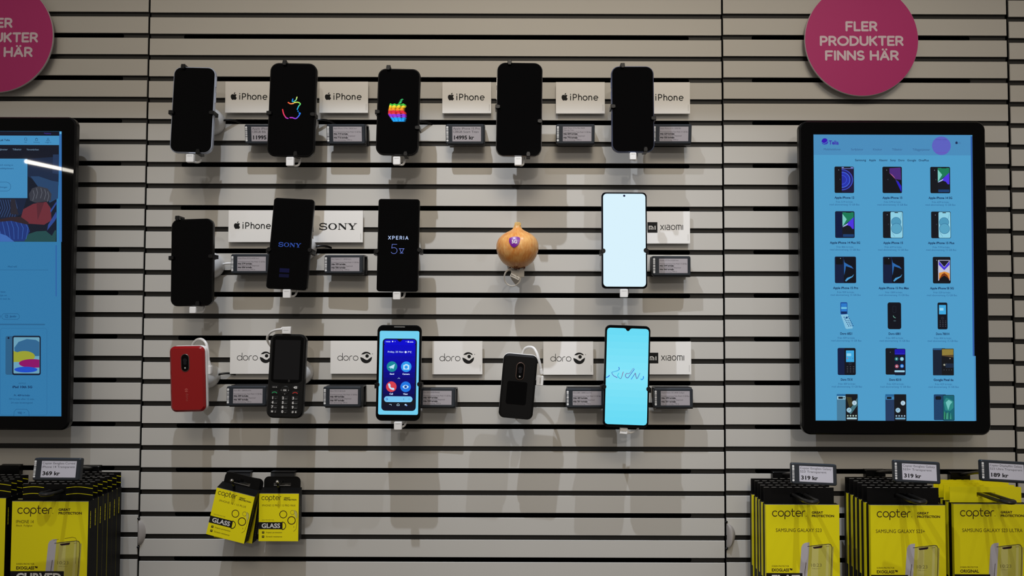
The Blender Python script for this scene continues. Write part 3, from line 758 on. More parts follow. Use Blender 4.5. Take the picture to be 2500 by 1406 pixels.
# keypad phone
phone('k', 'keypad_phone', 'black phone with a numeric keypad under a small dark screen', 699, 917.5, 88.5, 203, 1.3, 17, M_BLACK, M_BLACK, tilt=4, thick=0.012, bev=0.0022)
t, loc, rot, W, H, k, th = PHONES['k']
stand('k', loc, rot, W, H, [], th)
m1 = MB()
out = [(-37, 92), (-30, 97), (30, 97), (38, 92), (38, -12), (30, -16), (12, -18), (-12, -18), (-30, -16), (-37, -12)]
m1.flat([(a * k, b * k) for a, b in out], -0.0002, M_GLASS)
m1.flat(rrect(62 * k, 96 * k, 2 * k, 0, 39 * k), -0.0003, mat('dark_lcd', (10, 10, 14), 0.08))
m1.build('screen', t)
m1 = MB(); c1 = Canvas(m1, -0.0004, k, col=ink)
for q in (0, 1): m1.ring(7 * k, -12 * k, 1.4 * k, 2.3 * k, -0.0003, ink((84, 82, 80)), 20 + 180 * q, 160 + 180 * q, 12)
m1.build('emblem', t)
def key(x, y, w_, h_, draw, name='key'):
    m = MB(); m.slab(rrect(w_ * k, h_ * k, 1.6 * k), -0.0009, 0.0006, 0.0004, mat('key_plastic', (24, 24, 25), 0.3))
    c = Canvas(m, -0.00094, k, col=ink); draw(c)
    o = m.build(name, t); o.location = (x * k, 0, -y * k); return o
WHT = (214, 212, 210)
key(-26, 27.5, 17, 7.5, lambda c: [c.disc(q, 0, 1.0, WHT) for q in (-4, 0, 4)])
key(24, 27.5, 17, 7.5, lambda c: [c.poly([(-5, 0), (-1.5, -2.8), (4, -2.8), (4, 2.8), (-1.5, 2.8)], WHT), c.line([(-0.3, -1.3), (2.3, 1.3)], 0.6, (30, 30, 30)), c.line([(2.3, -1.3), (-0.3, 1.3)], 0.6, (30, 30, 30))])
key(-26, 40, 17, 8.5, lambda c: [c.line([(-5.5, 2)] + [(a, -b) for a, b in arc(0, -2.5, 5.5, 3.4, 170, 10, 6)] + [(5.5, 2)], 1.3, (40, 190, 110))])
key(24, 40, 17, 8.5, lambda c: [c.line([(-5.5, 2)] + [(a, -b) for a, b in arc(0, -2.5, 5.5, 3.4, 170, 10, 6)] + [(5.5, 2)], 1.3, (230, 50, 40))])
m = MB(); m.lathe([(10.5 * k, 0.0006), (10.5 * k, -0.0006), (9.8 * k, -0.001), (7.2 * k, -0.001), (6.8 * k, -0.0004), (6.4 * k, -0.0013), (1 * k, -0.0014)], 0, 0, mat('key_plastic', (24, 24, 25), 0.3), 32)
c = Canvas(m, -0.00145, k, col=ink); c.text('OK', 0, 1.9, 3.8, WHT, bold=0.03)
for a, b in ((-9, 0), (9, 0), (0, 9)): c.disc(a, b, 0.8, WHT)
c.line([(-2, -8.4), (0, -9.6), (2, -8.4)], 0.5, (120, 120, 120))
o = m.build('navigation_key', t); o.location = (-1 * k, 0, -34.5 * k)
for r_, row in enumerate((('1', '2', '3'), ('4', '5', '6'), ('7', '8', '9'), ('*', '0', '#'))):
    for c_, ch in enumerate(row):
        sub = {'1': 'oo', '2': 'ABC', '3': 'DEF', '4': 'GHI', '5': 'JKL', '6': 'MNO', '7': 'PQRS', '8': 'TUV', '9': 'WXYZ', '0': '+'}.get(ch)
        def draw(c, ch=ch, sub=sub):
            if ch == '*':
                c.poly([(-3.5 + (3.6 if q % 2 == 0 else 1.5) * math.sin(q * PI / 5), -(3.6 if q % 2 == 0 else 1.5) * math.cos(q * PI / 5)) for q in range(10)], WHT)
                c.line([(3.4, 1.5), (4.4, 2.2), (4.4, -1.8)], 0.5, WHT)
            elif ch == '#':
                c.text('#', -3, 2.6, 5.2, WHT, bold=0.02); c.rr(3, -0.6, 6, 2.6, 0.4, WHT); c.line([(3.6, -0.6), (3.6, -2), (5.4, -2), (5.4, -0.6)], 0.5, WHT)
            else:
                c.text(ch, -3.6, 3.0, 5.9, WHT, bold=0.045)
                c.text(sub, 3.4, 3.0, 2.0, (150, 150, 150), w=7 if len(sub) > 2 else 4)
        key((-26, -1, 23.5)[c_], 53.2 + 10.9 * r_, 18, 8.6, draw)
p = unproj(700, 806, PD - 0.006); k = sc_at(PD)
tt = thing('charging_cable', CABLE_LABELS['k'], 'cable', p, (0, 0, 0), 'white charging cables of the display phones')
m1 = MB(); m1.slab([(-10 * k, -9 * k), (11 * k, -9 * k), (12 * k, 9 * k), (-10 * k, 8 * k)], -0.004, 0.004, 0.0008, M_WHITE); m1.build('plug', tt)
m1 = MB(); c1 = Canvas(m1, -0.00402, k, col=ink); c1.text('xiaomi', 0, 1.4, 2.8, (110, 108, 106), w=12); m1.build('plug_print', tt)
P = [unproj(u, v, d) - p for u, v, d in ((693, 803, PD - 0.006), (684, 804, PD - 0.008), (672, 806, PD - 0.012), (660, 812, PD - 0.018), (652.5, 824, PD - 0.024), (655, 836, PD - 0.03), (665, 850, PD - 0.036))]
m1 = MB(); m1.tube(smooth_path(P), [0.0034] * 5 + [0.0019] * 44, M_WHITE, 10); m1.build('cord', tt)

# ------------------------------------------------------------------ the onion
m = bpy.data.materials.new('onion_skin'); m.use_nodes = True
nt = m.node_tree; b = nt.nodes['Principled BSDF']; b.inputs['Roughness'].default_value = 0.30
tc = nt.nodes.new('ShaderNodeTexCoord'); sp = nt.nodes.new('ShaderNodeSeparateXYZ'); at = nt.nodes.new('ShaderNodeMath'); at.operation = 'ARCTAN2'
nt.links.new(tc.outputs['Object'], sp.inputs[0]); nt.links.new(sp.outputs['X'], at.inputs[0]); nt.links.new(sp.outputs['Y'], at.inputs[1])
cb = nt.nodes.new('ShaderNodeCombineXYZ'); nt.links.new(at.outputs[0], cb.inputs[0])
mz = nt.nodes.new('ShaderNodeMath'); mz.operation = 'MULTIPLY'; mz.inputs[1].default_value = 14; nt.links.new(sp.outputs['Z'], mz.inputs[0]); nt.links.new(mz.outputs[0], cb.inputs[1])
n1 = nt.nodes.new('ShaderNodeTexNoise'); n1.inputs['Scale'].default_value = 9; n1.inputs['Detail'].default_value = 5; nt.links.new(cb.outputs[0], n1.inputs['Vector'])
n2 = nt.nodes.new('ShaderNodeTexNoise'); n2.inputs['Scale'].default_value = 30; n2.inputs['Detail'].default_value = 2; nt.links.new(tc.outputs['Object'], n2.inputs['Vector'])
ad = nt.nodes.new('ShaderNodeMath'); ad.operation = 'ADD'; nt.links.new(n1.outputs['Fac'], ad.inputs[0]); nt.links.new(n2.outputs['Fac'], ad.inputs[1])
cr = nt.nodes.new('ShaderNodeValToRGB'); cr.color_ramp.elements[0].position = 0.38; cr.color_ramp.elements[1].position = 0.66
cr.color_ramp.elements[0].color = rgb((222, 140, 66)); cr.color_ramp.elements[1].color = rgb((246, 194, 122))
mh = nt.nodes.new('ShaderNodeMath'); mh.operation = 'MULTIPLY'; mh.inputs[1].default_value = 0.5; nt.links.new(ad.outputs[0], mh.inputs[0])
nt.links.new(mh.outputs[0], cr.inputs[0]); nt.links.new(cr.outputs[0], b.inputs['Base Color'])
M_ONION = m
OD = 0.078; ok_ = sc_at(OD)
oc = unproj(1263, 606, OD)
on = thing('onion', 'brown onion with a purple sticker, hung between the phones of middle row', 'onion', oc)
PROF = [(0.0, -49), (9, -48.5), (18, -46), (28, -41), (38, -32.5), (46, -20), (50.5, -8), (51.8, 3), (50.5, 13), (46.0, 23), (38, 31.5), (29, 37.5), (20, 42), (13.5, 46), (10, 50), (8.2, 54), (7.4, 57)]
pp = smooth_path([Vector((a, z, 0)) for a, z in PROF], 4)
mb = MB(); n = 64; V = []; kk = len(pp)
for i in range(n):
    a = 2 * PI * i / n
    for p in pp:
        q = 1 + 0.006 * math.sin(5 * a + 1) + 0.004 * math.sin(13 * a)
        V.append((p.x * q * math.cos(a) * ok_, p.x * q * math.sin(a) * ok_, p.y * ok_))
mb.raw(V, [(i * kk + q, ((i + 1) % n) * kk + q, ((i + 1) % n) * kk + q + 1, i * kk + q + 1) for i in range(n) for q in range(kk - 1)], M_ONION)
mb.build('bulb', on)
M_NECK = mat('dry_neck', (214, 176, 104), 0.6, noise=0.2, nscale=300)
mb = MB(); rr_ = random.Random(5)
for i in range(12):
    a = 2 * PI * i / 12; r0 = 6.2; fl_ = 0.5 + 0.5 * (i % 2)
    top = (math.cos(a) * (2.5 + 4.5 * fl_) + 1.5, math.sin(a) * (2 + 4 * fl_), 60 + rr_.uniform(-2, 4.5))
    P = [(math.cos(a) * r0 * 1.45, math.sin(a) * r0 * 1.45, 47), (math.cos(a) * r0 * 0.98, math.sin(a) * r0 * 0.98, 54), top]
    mb.tube([Vector(q) * ok_ for q in smooth_path(P, 4)], [2.4 * ok_] * 6 + [2.5 * ok_, 2.3 * ok_, 1.5 * ok_], M_NECK, 7)
mb.build('neck', on)
mb = MB()
M_ROOT = mat('dry_roots', (104, 52, 24), 0.8)
for i in range(46):
    a = rr_.uniform(0, 2 * PI); r0 = rr_.uniform(4, 19)
    P = [(math.cos(a) * r0, math.sin(a) * r0, -44.5), (math.cos(a) * r0 * 1.02, math.sin(a) * r0 * 1.02, -48.5), (math.cos(a + 0.3) * (r0 * 0.8), math.sin(a + 0.3) * (r0 * 0.8), -51 + rr_.uniform(-2, 1))]
    mb.tube([Vector(q) * ok_ for q in P], [1.0 * ok_, 0.9 * ok_, 0.4 * ok_], M_ROOT, 5)
mb.build('roots', on)
def on_bulb(x, z, off):
    r = 0
    for p, q in zip(pp, pp[1:]):
        if p.y <= z <= q.y: r = p.x + (q.x - p.x) * (z - p.y) / max(1e-6, q.y - p.y)
    r *= 1.006
    return (x * ok_, -math.sqrt(max(0.1, r * r - x * x)) * ok_ - off, z * ok_)
cx0, cz0 = -7.5, 10.5
outl = [(p.x, p.y) for p in smooth_path([Vector(q + (0,)) for q in ((-13, 2), (-11.5, 9.5), (-4, 12.5), (6, 13), (12.5, 11), (13.6, 5), (10, -5), (2.5, -12), (-3, -12.6), (-9, -7), (-13, 2))], 5)[:-1]]
mb = MB(); V = [on_bulb(cx0, cz0, 0.0006)]; nr = 5; no = len(outl); Fs = []
for r in range(1, nr + 1):
    for x, z in outl: V.append(on_bulb(cx0 + x * r / nr, cz0 + z * r / nr, 0.0006))
for i in range(no):
    j = (i + 1) % no; Fs.append((0, 1 + j, 1 + i))
    for r in range(nr - 1): Fs.append((1 + r * no + i, 1 + r * no + j, 1 + (r + 1) * no + j, 1 + (r + 1) * no + i))
mb.raw(V, Fs, mat('purple_sticker', (120, 22, 150), 0.3)); st = mb.build('sticker', on)
mb = MB(); mb.text('5G', 0, 0, 8.0, 0, ink((240, 236, 242)), w=12.5, bold=0.03)
mb.v = [on_bulb(cx0 + 0.0 + x, cz0 - 3.2 + z, 0.001) for x, y, z in mb.v]
mb.build('sticker_print', st)
stand('o', Vector((oc.x, oc.y + 0.026, oc.z)), pose(), 0, 0, [], 0.0)
# clear loop and plug hanging from the onion
M_CLEAR = mat('milky_plastic', (214, 208, 200), 0.25, trans=0.35)
lp = unproj(1251, 677, OD); k = sc_at(OD)
t = thing('security_tag', 'clear plastic loop with a small printed flag hanging under the onion', 'security tag', lp)
mb = MB(); mb.tube([Vector((20 * k * math.cos(a), 0.002 * math.sin(2 * a), 20 * k * math.sin(a) * 1.05)) for a in [2 * PI * i / 40 for i in range(41)]], 1.9 * k, M_CLEAR, 10); mb.build('loop', t)
mb = MB(); mb.slab([(-4 * k, 5 * k), (-3 * k, 22 * k), (29 * k, 23 * k), (29 * k, 0), (12 * k, 1 * k), (12 * k, 5 * k)][::-1], -0.002, 0.003, 0.0005, M_CLEAR)
c1 = Canvas(mb, -0.00205, k, col=ink); c1.rect(-1, -19, 11, -17, (90, 88, 86)); c1.rect(13, -19, 13.6, -5, (180, 176, 170)); mb.build('plug', t)
mb = MB(); mb.slab(rrect(24 * k, 8 * k, 1 * k), -0.0035, -0.0025, 0.0002, M_CARD)
c1 = Canvas(mb, -0.00352, k, col=ink); c1.text('Made in China', 0, 1.5, 3.4, (70, 68, 66), w=20, bold=0.02)
o = mb.build('flag', t); o.rotation_euler = pose(26); o.location = (6 * k, 0, 1.5 * k)

# ------------------------------------------------------------------ brand cards
def card(x0, y0, x1, y1, label, draw):
    d = 0.010
    cx, cy = (x0 + x1) / 2, (y0 + y1) / 2
    p = unproj(cx, cy, d); k = sc_at(d)
    t = thing('brand_card', label, 'sign', p, pose(), 'white brand cards clipped to the slat wall')
    W, H = (x1 - x0) * k, (y1 - y0) * k
    mb = MB(); mb.slab([(-W / 2, -H / 2), (W / 2, -H / 2), (W / 2, H / 2), (-W / 2, H / 2)], 0.0, 0.0026, 0.0002, M_CARDE, front=M_CARD)
    mb.build('card', t, smooth=False)
    mb = MB(); mb.box(-W * 0.3, W * 0.3, 0.0026, d + 0.003, -0.006, 0.0, M_BLACK); mb.build('clip', t, smooth=False)
    mb = MB(); cv = Canvas(mb, -0.0001, k, col=ink); draw(cv)
    if True:
        cv.rect(55.2, 17, 55.9, 33, (176, 172, 168))
    mb.build('lettering', t, smooth=False)
INK = (12, 12, 12)
def d_phone(cv):
    cv.svg(FRUIT, -48.2, -11.7, 0.78, INK)
    # wordmark in a plain grotesque
    h = 16.0; y = 6.5; s = 2.25
    cv.line([(-24.2, y), (-24.2, y - 11.6)], s, INK, cap=False); cv.disc(-24.2, y - 15.0, 1.35, INK)
    cv.line([(-17.6, y), (-17.6, y - h)], s, INK, cap=False)
    cv.line([(-17.6, y - h + 1)] + [(a, -b) for a, b in arc(-13.6, -(y - 10.9), 4.2, 4.1, 90, -90, 8)] + [(-17.6, y - 6.8)], s, INK, cap=False)
    cv.line([(-4.4, y), (-4.4, y - h - 0.3)], s, INK, cap=False)
    cv.line([(-4.4, y - 5.5)] + [(a, -b) for a, b in arc(-0.7, -(y - 6.9), 3.6, 3.9, 175, 0, 8)] + [(2.9, y)], s, INK, cap=False)
    cv.mb.rib([cv.fn(a, -b) for a, b in arc(11.6, -(y - 5.6), 5.0, 5.2, 0, 360, 24)], s * cv.k, cv.y, ink(INK), True)
    cv.line([(20.8, y), (20.8, y - 11.4)], s, INK, cap=False)
    cv.line([(20.8, y - 5.5)] + [(a, -b) for a, b in arc(24.5, -(y - 6.9), 3.6, 3.9, 175, 0, 8)] + [(28.1, y)], s, INK, cap=False)
    cv.line([(33.4, y - 5.8), (43.2, y - 5.8)] + [(a, -b) for a, b in arc(38.2, -(y - 5.6), 5.0, 5.2, 2, 318, 18)], s * 0.95, INK, cap=False)
def d_sony(cv): serif_word(cv, -46, 46, 8.2, 16.0, INK)
def d_xi(cv):
    cv.rect(-44, -13, -19.5, 13, (20, 20, 20))
    wh = (236, 234, 230)
    cv.line([(-39.5, 5.5), (-39.5, -4)], 2.4, wh, cap=False); cv.line([(-39.5, -2.8), (-32.5, -2.8)] + [(a, -b) for a, b in arc(-32.5, -0.8, 2.0, 2.0, 90, 0, 4)] + [(-30.5, 5.5)], 2.4, wh, cap=False)
    cv.line([(-35, 5.5), (-35, 0.5)], 2.4, wh, cap=False); cv.line([(-25.2, 5.5), (-25.2, -4)], 2.4, wh, cap=False)
    cv.glyphs('xiaomi', -12.5, 5.4, 17.5, 1.65, (40, 40, 40), w=56, gap=0.24)
def d_doro(cv):
    cv.glyphs('doro', -43.5, 7.5, 17.5, 1.35, (26, 26, 26), w=51, gap=0.14)
    c = (22, 22, 22); ox, oy, r = 26.5, 0.5, 14.0
    # ring mark: upper crescent, lower bowl, pupil
    up = [(ox + r * math.cos(math.radians(a)), oy - r * math.sin(math.radians(a))) for a in range(148, 31, -6)]
    lo = [(ox + 1.6 + r * 0.80 * math.cos(math.radians(a)), oy + 1.2 - r * 0.80 * math.sin(math.radians(a))) for a in range(36, 131, 6)]
    cv.poly(up + [(ox + 7, oy - 8.2)] + lo[2:], c)
    bo = [(ox + r * math.cos(math.radians(a)), oy - r * math.sin(math.radians(a))) for a in range(176, 371, 6)]
    bi = [(ox + r * 0.72, oy + 0.8), (ox + r * 0.46, oy + 3.2), (ox + 4, oy + 5.8), (ox, oy + 6.0), (ox - 4, oy + 3.6), (ox - 8, oy + 1.0)]
    cv.poly(bo + bi, c)
    cv.disc(ox + 2.2, oy - 3.6, 4.3, c); cv.disc(ox + 15.6, oy - 8.8, 0.9, (70, 70, 70))
card(549.2, 197.9, 669.2, 275.9, 'white card with fruit mark, tucked behind the second phone of top row', d_phone)
card(779.2, 198.3, 899.2, 276.2, 'white card with fruit mark between second and third phones of top row', d_phone)
card(1079.2, 199.4, 1199.7, 277.2, 'white card with fruit mark just left of fourth phone in top row', d_phone)
card(1356.6, 199.5, 1477.2, 277.8, 'white card with fruit mark between fourth and fifth phones of top row', d_phone)
card(1565, 200, 1685.2, 278.2, 'white card half hidden by the blue-rimmed phone at the right end of top row', d_phone)
card(557.3, 512.8, 677.5, 591.2, 'white card with fruit mark in the middle row, left of the tilted phone', d_phone)
card(765, 513.5, 886.3, 592, 'white card with slab-serif black capitals in the middle row', d_sony)
card(1564, 515.5, 1684.8, 594.8, 'white card with black square mark, beside the phone with all-white screen', d_xi)
card(561.7, 830.8, 682.5, 912.4, 'white card with eye mark, tucked behind the black keypad phone', d_doro)
card(806.8, 832, 928, 912.2, 'white card with eye mark, tucked behind the phone with app icons', d_doro)
card(1055.5, 833, 1177.6, 913.6, 'white card with eye mark, right of the phone with app icons', d_doro)
card(1326.4, 833.8, 1448.3, 914.6, 'white card with eye mark, right of the black flip phone', d_doro)
card(1566, 834, 1687.4, 913.8, 'white card with black square mark, beside the phone with turquoise screen', d_xi)

# ------------------------------------------------------------------ shelf price labels
def price_label(x0, y0, x1, y1, d, label, lines, big=None, roll=0.0, tilt=-8.0, yaw=0.0, clip=True, pale=False, group='electronic price labels on the slat wall'):
    cx, cy = (x0 + x1) / 2, (y0 + y1) / 2
    p = unproj(cx, cy, d); k = sc_at(d)
    t = thing('price_label', label, 'price label', p, pose(roll, tilt, yaw), group)
    W, H = (x1 - x0) * k, (y1 - y0) * k
    mb = MB(); mb.slab(rrect(W, H, 4.5 * k), 0.0, 0.010, 0.0014, M_ESL); mb.build('casing', t)
    mb = MB(); cv = Canvas(mb, -0.00012, k, col=ink)
    w, h = x1 - x0, y1 - y0
    sx0, sx1, sy0, sy1 = -w / 2 + 0.173 * w, -w / 2 + 0.915 * w, -h / 2 + 0.13 * h, -h / 2 + 0.865 * h
    cv.rect(sx0, sy0, sx1, sy1, M_EINKB if pale else M_EINK)
    sw, sh = sx1 - sx0, sy1 - sy0
    c = (34, 32, 36)
    if big:
        for q, s in enumerate(lines): cv.text(s, sx0 + 2, sy0 + sh * (0.20 + 0.22 * q), 5.0, (58, 56, 60), 'l', w=sw * min(0.93, 0.052 * len(s)))
        cv.text(big, sx0 + 4, sy0 + sh * 0.86, 8.6, c, 'l', w=sw * (0.70 if len(big) > 6 else 0.5), bold=0.035)
    else:
        ys = [0.16, 0.40, 0.545, 0.67, 0.80, 0.945] if len(lines) == 6 else [0.14, 0.28, 0.42, 0.55, 0.68, 0.81, 0.95]
        for s, q in zip(lines, ys):
            b = s.startswith('från')
            cv.text(s, sx0 + 1.5, sy0 + sh * q, 3.6 if b else 3.1, c if b else (66, 64, 68), 'l', w=sw * min(0.96, (0.033 if b else 0.0255) * len(s)), bold=0.05 if b else 0.0)
    mb.build('display', t, smooth=False)
    mb = MB(); cv = Canvas(mb, -0.00014, k, col=ink); bx0, bx1 = -w / 2 + 1.6, -w / 2 + 6.6
    by0, by1 = -h / 2 + 0.11 * h, h / 2 - 0.13 * h
    cv.rr(bx0, by0, bx1, by0 + 5, 1.6, M_BAR); cv.rr(bx0, by1 - 5, bx1, by1, 1.6, M_BAR)
    rq = random.Random(int(x0)); y = by0 + 5.6
    while y < by1 - 6:
        q = rq.choice((0.7, 1.0, 1.6, 2.2)); cv.rect(bx0, y, bx1, min(y + q, by1 - 5.4), M_BAR); y += q + rq.choice((0.6, 0.9, 1.4))
    mb.build('barcode', t, smooth=False)
    if clip:
        hold = MB(); dp = d - 0.0
        L = 88 * k
        hold.box(-L / 2 + 2 * k, L / 2 + 4 * k, 0.010, d - 0.002, H * 0.46, H * 0.46 + 0.0022, M_HOLD)
        hold.box(-L / 2 + 2 * k, L / 2 + 4 * k, 0.010, 0.0125, -H * 0.55, H * 0.46, M_HOLD)
        hold.box(-L / 2 + 2 * k, L / 2 + 4 * k, d - 0.0042, d - 0.002, -H * 0.5, H * 0.47, M_HOLD)
        hold.box(-L / 2 + 2 * k, L / 2 + 4 * k, 0.004, 0.0125, -H * 0.56, -H * 0.50, M_HOLD)
        hold.build('holder', t, smooth=False)
    return t
def plan(title, a, b, c, extra=None):
    L = [title] + ([extra] if extra else [])
    return L + ['Privatabonnemang Telia Mobil 15 GB Bas', 'från %d kr/mån' % a, 'Företagsabonnemang Obegränsad', 'från %d kr/mån' % b, 'Utan abonnemang, %d kr' % c]
LD = 0.036
price_label(597, 303.5, 693, 351, LD, 'price label reading 11995, half behind second phone of top row', ['Apple iPhone 15', '128GB Blå'], '11995 kr')
price_label(796.7, 303, 891.6, 351.5, LD, 'small-print price label left of the phone with rainbow fruit', plan('Apple iPhone 15 Plus 128GB Svart', 719, 716, 13995))
price_label(1087.7, 303, 1182.7, 351.5, LD, 'price label reading 14995 kr in the top row', ['Apple iPhone 15 Pro', '128GB Svart Titan'], '14995 kr')
price_label(1357.5, 303, 1452.4, 351, LD, 'small-print price label between the fourth and fifth phones of top row', plan('Apple iPhone 15 Pro Max 256GB', 839, 776, 17095, 'Naturlig Titan'))
price_label(1593.5, 303, 1689, 351, LD, 'small-print price label right of the blue-rimmed phone, end of top row', plan('Apple iPhone 14 5G 128GB Blå', 629, 656, 10995))
price_label(563, 620, 657, 668, LD, 'small-print price label left of the tilted phone with blue lettering', plan('Apple iPhone SE 5G 64GB Svart', 579, 606, 6995), tilt=0)
price_label(791, 622.7, 886, 668, LD, 'small-print price label under the card with slab-serif capitals', plan('Sony Xperia 5 V 128GB Svart', 399, 506, 11995), yaw=-2, tilt=0)
price_label(1592.5, 625, 1687, 673, LD, 'small-print price label right of the phone with all-white screen', plan('Xiaomi 13T Pro 512GB Svart', 549, 666, 9990), yaw=2, tilt=0)
price_label(552.7, 943, 649, 990.5, LD + 0.004, 'small-print price label left of the black keypad phone', plan('Doro 6821 128MB Röd/Vit', 409, 487, 1295), tilt=1)
price_label(789, 944, 881.5, 993, LD + 0.004, 'small-print price label between keypad phone and phone with app icons', plan('Doro 731X 4 GB Grafit', 409, 497, 1595), tilt=1)
price_label(1016, 948, 1110.5, 994, LD + 0.004, 'small-print price label right of the phone with app icons', plan('Doro 8210 64GB Mörkblå', 429, 529, 3395), tilt=4, yaw=-2)
price_label(1382, 949, 1476, 995, LD + 0.004, 'small-print price label left of the phone with turquoise screen', plan('Doro 6881 128MB Svart/Vit', 409, 501, 1795), tilt=1)
price_label(1597, 948.5, 1692, 995.5, LD + 0.004, 'small-print price label right of the phone with turquoise screen', plan('Xiaomi Redmi 12C 64GB Grafitgrå', 399, 501, 1795), tilt=1)

# ------------------------------------------------------------------ round signs
def round_sign(cx, cy, label):
    d = 0.016; p = unproj(cx, cy, d); k = sc_at(d); r = 140.3 * k
    t = thing('round_sign', label, 'sign', p, pose(), 'round magenta signs above the touch displays')
    mb = MB(); mb.slab(circ(0, 0, r, n=96), 0.0, 0.004, 0.0005, mat('pale_board', (214, 206, 210), 0.6), front=M_PINK); mb.build('board', t)
    mb = MB(); mb.lathe([(0.05, d + 0.003), (0.05, 0.0039)], 0, 0.01, M_WHITE, 32); mb.build('spacer', t)
    mb = MB(); cv = Canvas(mb, -0.0001, k, col=ink); c = (236, 214, 226)
    cv.glyphs('FLER', 0, -23.5, 25.5 - 5.4, 5.4, c, w=79, gap=0.27, align='c')
    cv.glyphs('PRODUKTER', 0, 13.0, 25.5 - 5.4, 5.4, c, w=207, gap=0.27, align='c')
    cv.glyphs('FINNS HÄR', 0, 49.5, 25.5 - 5.4, 5.4, c, w=182, gap=0.27, align='c')
    mb.build('lettering', t, smooth=False)
round_sign(2103.5, 97, 'round magenta sign with three white lines above the phone grid display')
round_sign(-9, 88.5, 'round magenta sign cut by the left edge of the photo')

# ------------------------------------------------------------------ touch displays
def display(corners_px, d, label, draw):
    """corners of the lit screen in the photograph (tl, tr, br, bl)"""
    q = [unproj(u, v, d) for u, v in corners_px]
    c = (q[0] + q[1] + q[2] + q[3]) / 4
    W = ((q[1] - q[0]).length + (q[2] - q[3]).length) / 2; H = ((q[3] - q[0]).length + (q[2] - q[1]).length) / 2
    t = thing('touch_display', label, 'display', c, (0, 0, 0), 'touch displays on the slat wall')
    k = sc_at(d); bl, bt = 34.5 * k, 34.5 * k
    mb = MB(); mb.slab(rrect(W + 2 * bl, H + 2 * bt, 22 * k, n=9), 0.0, 0.013, 0.0025, M_BLACK, front=M_GLASS); mb.build('bezel', t)
    mb = MB(); mb.slab(rrect(W + 2 * bl - 0.03, H + 2 * bt - 0.03, 0.012), 0.013, 0.036, 0.002, M_BLACK); mb.build('back_housing', t)
    mb = MB(); mb.box(-0.06, 0.06, 0.036, d + 0.0035, -0.10, 0.10, M_BLACK); mb.build('wall_bracket', t, smooth=False)
    mb = MB()
    (ax, ay), (bx, by), (cx_, cy_), (dx, dy) = corners_px
    def fn(u, v):
        f = (v - (ay + by) / 2) / ((cy_ + dy) / 2 - (ay + by) / 2)
        x0 = ax + (dx - ax) * f; x1 = bx + (cx_ - bx) * f
        return (((u - x0) / (x1 - x0) - 0.5) * W, (0.5 - f) * H)
    cv = Canvas(mb, -0.0002, k, fn=fn); cv.W, cv.H = W, H
    draw(cv); mb.build('screen', t, smooth=False)
    return t
DK = (14, 14, 22)
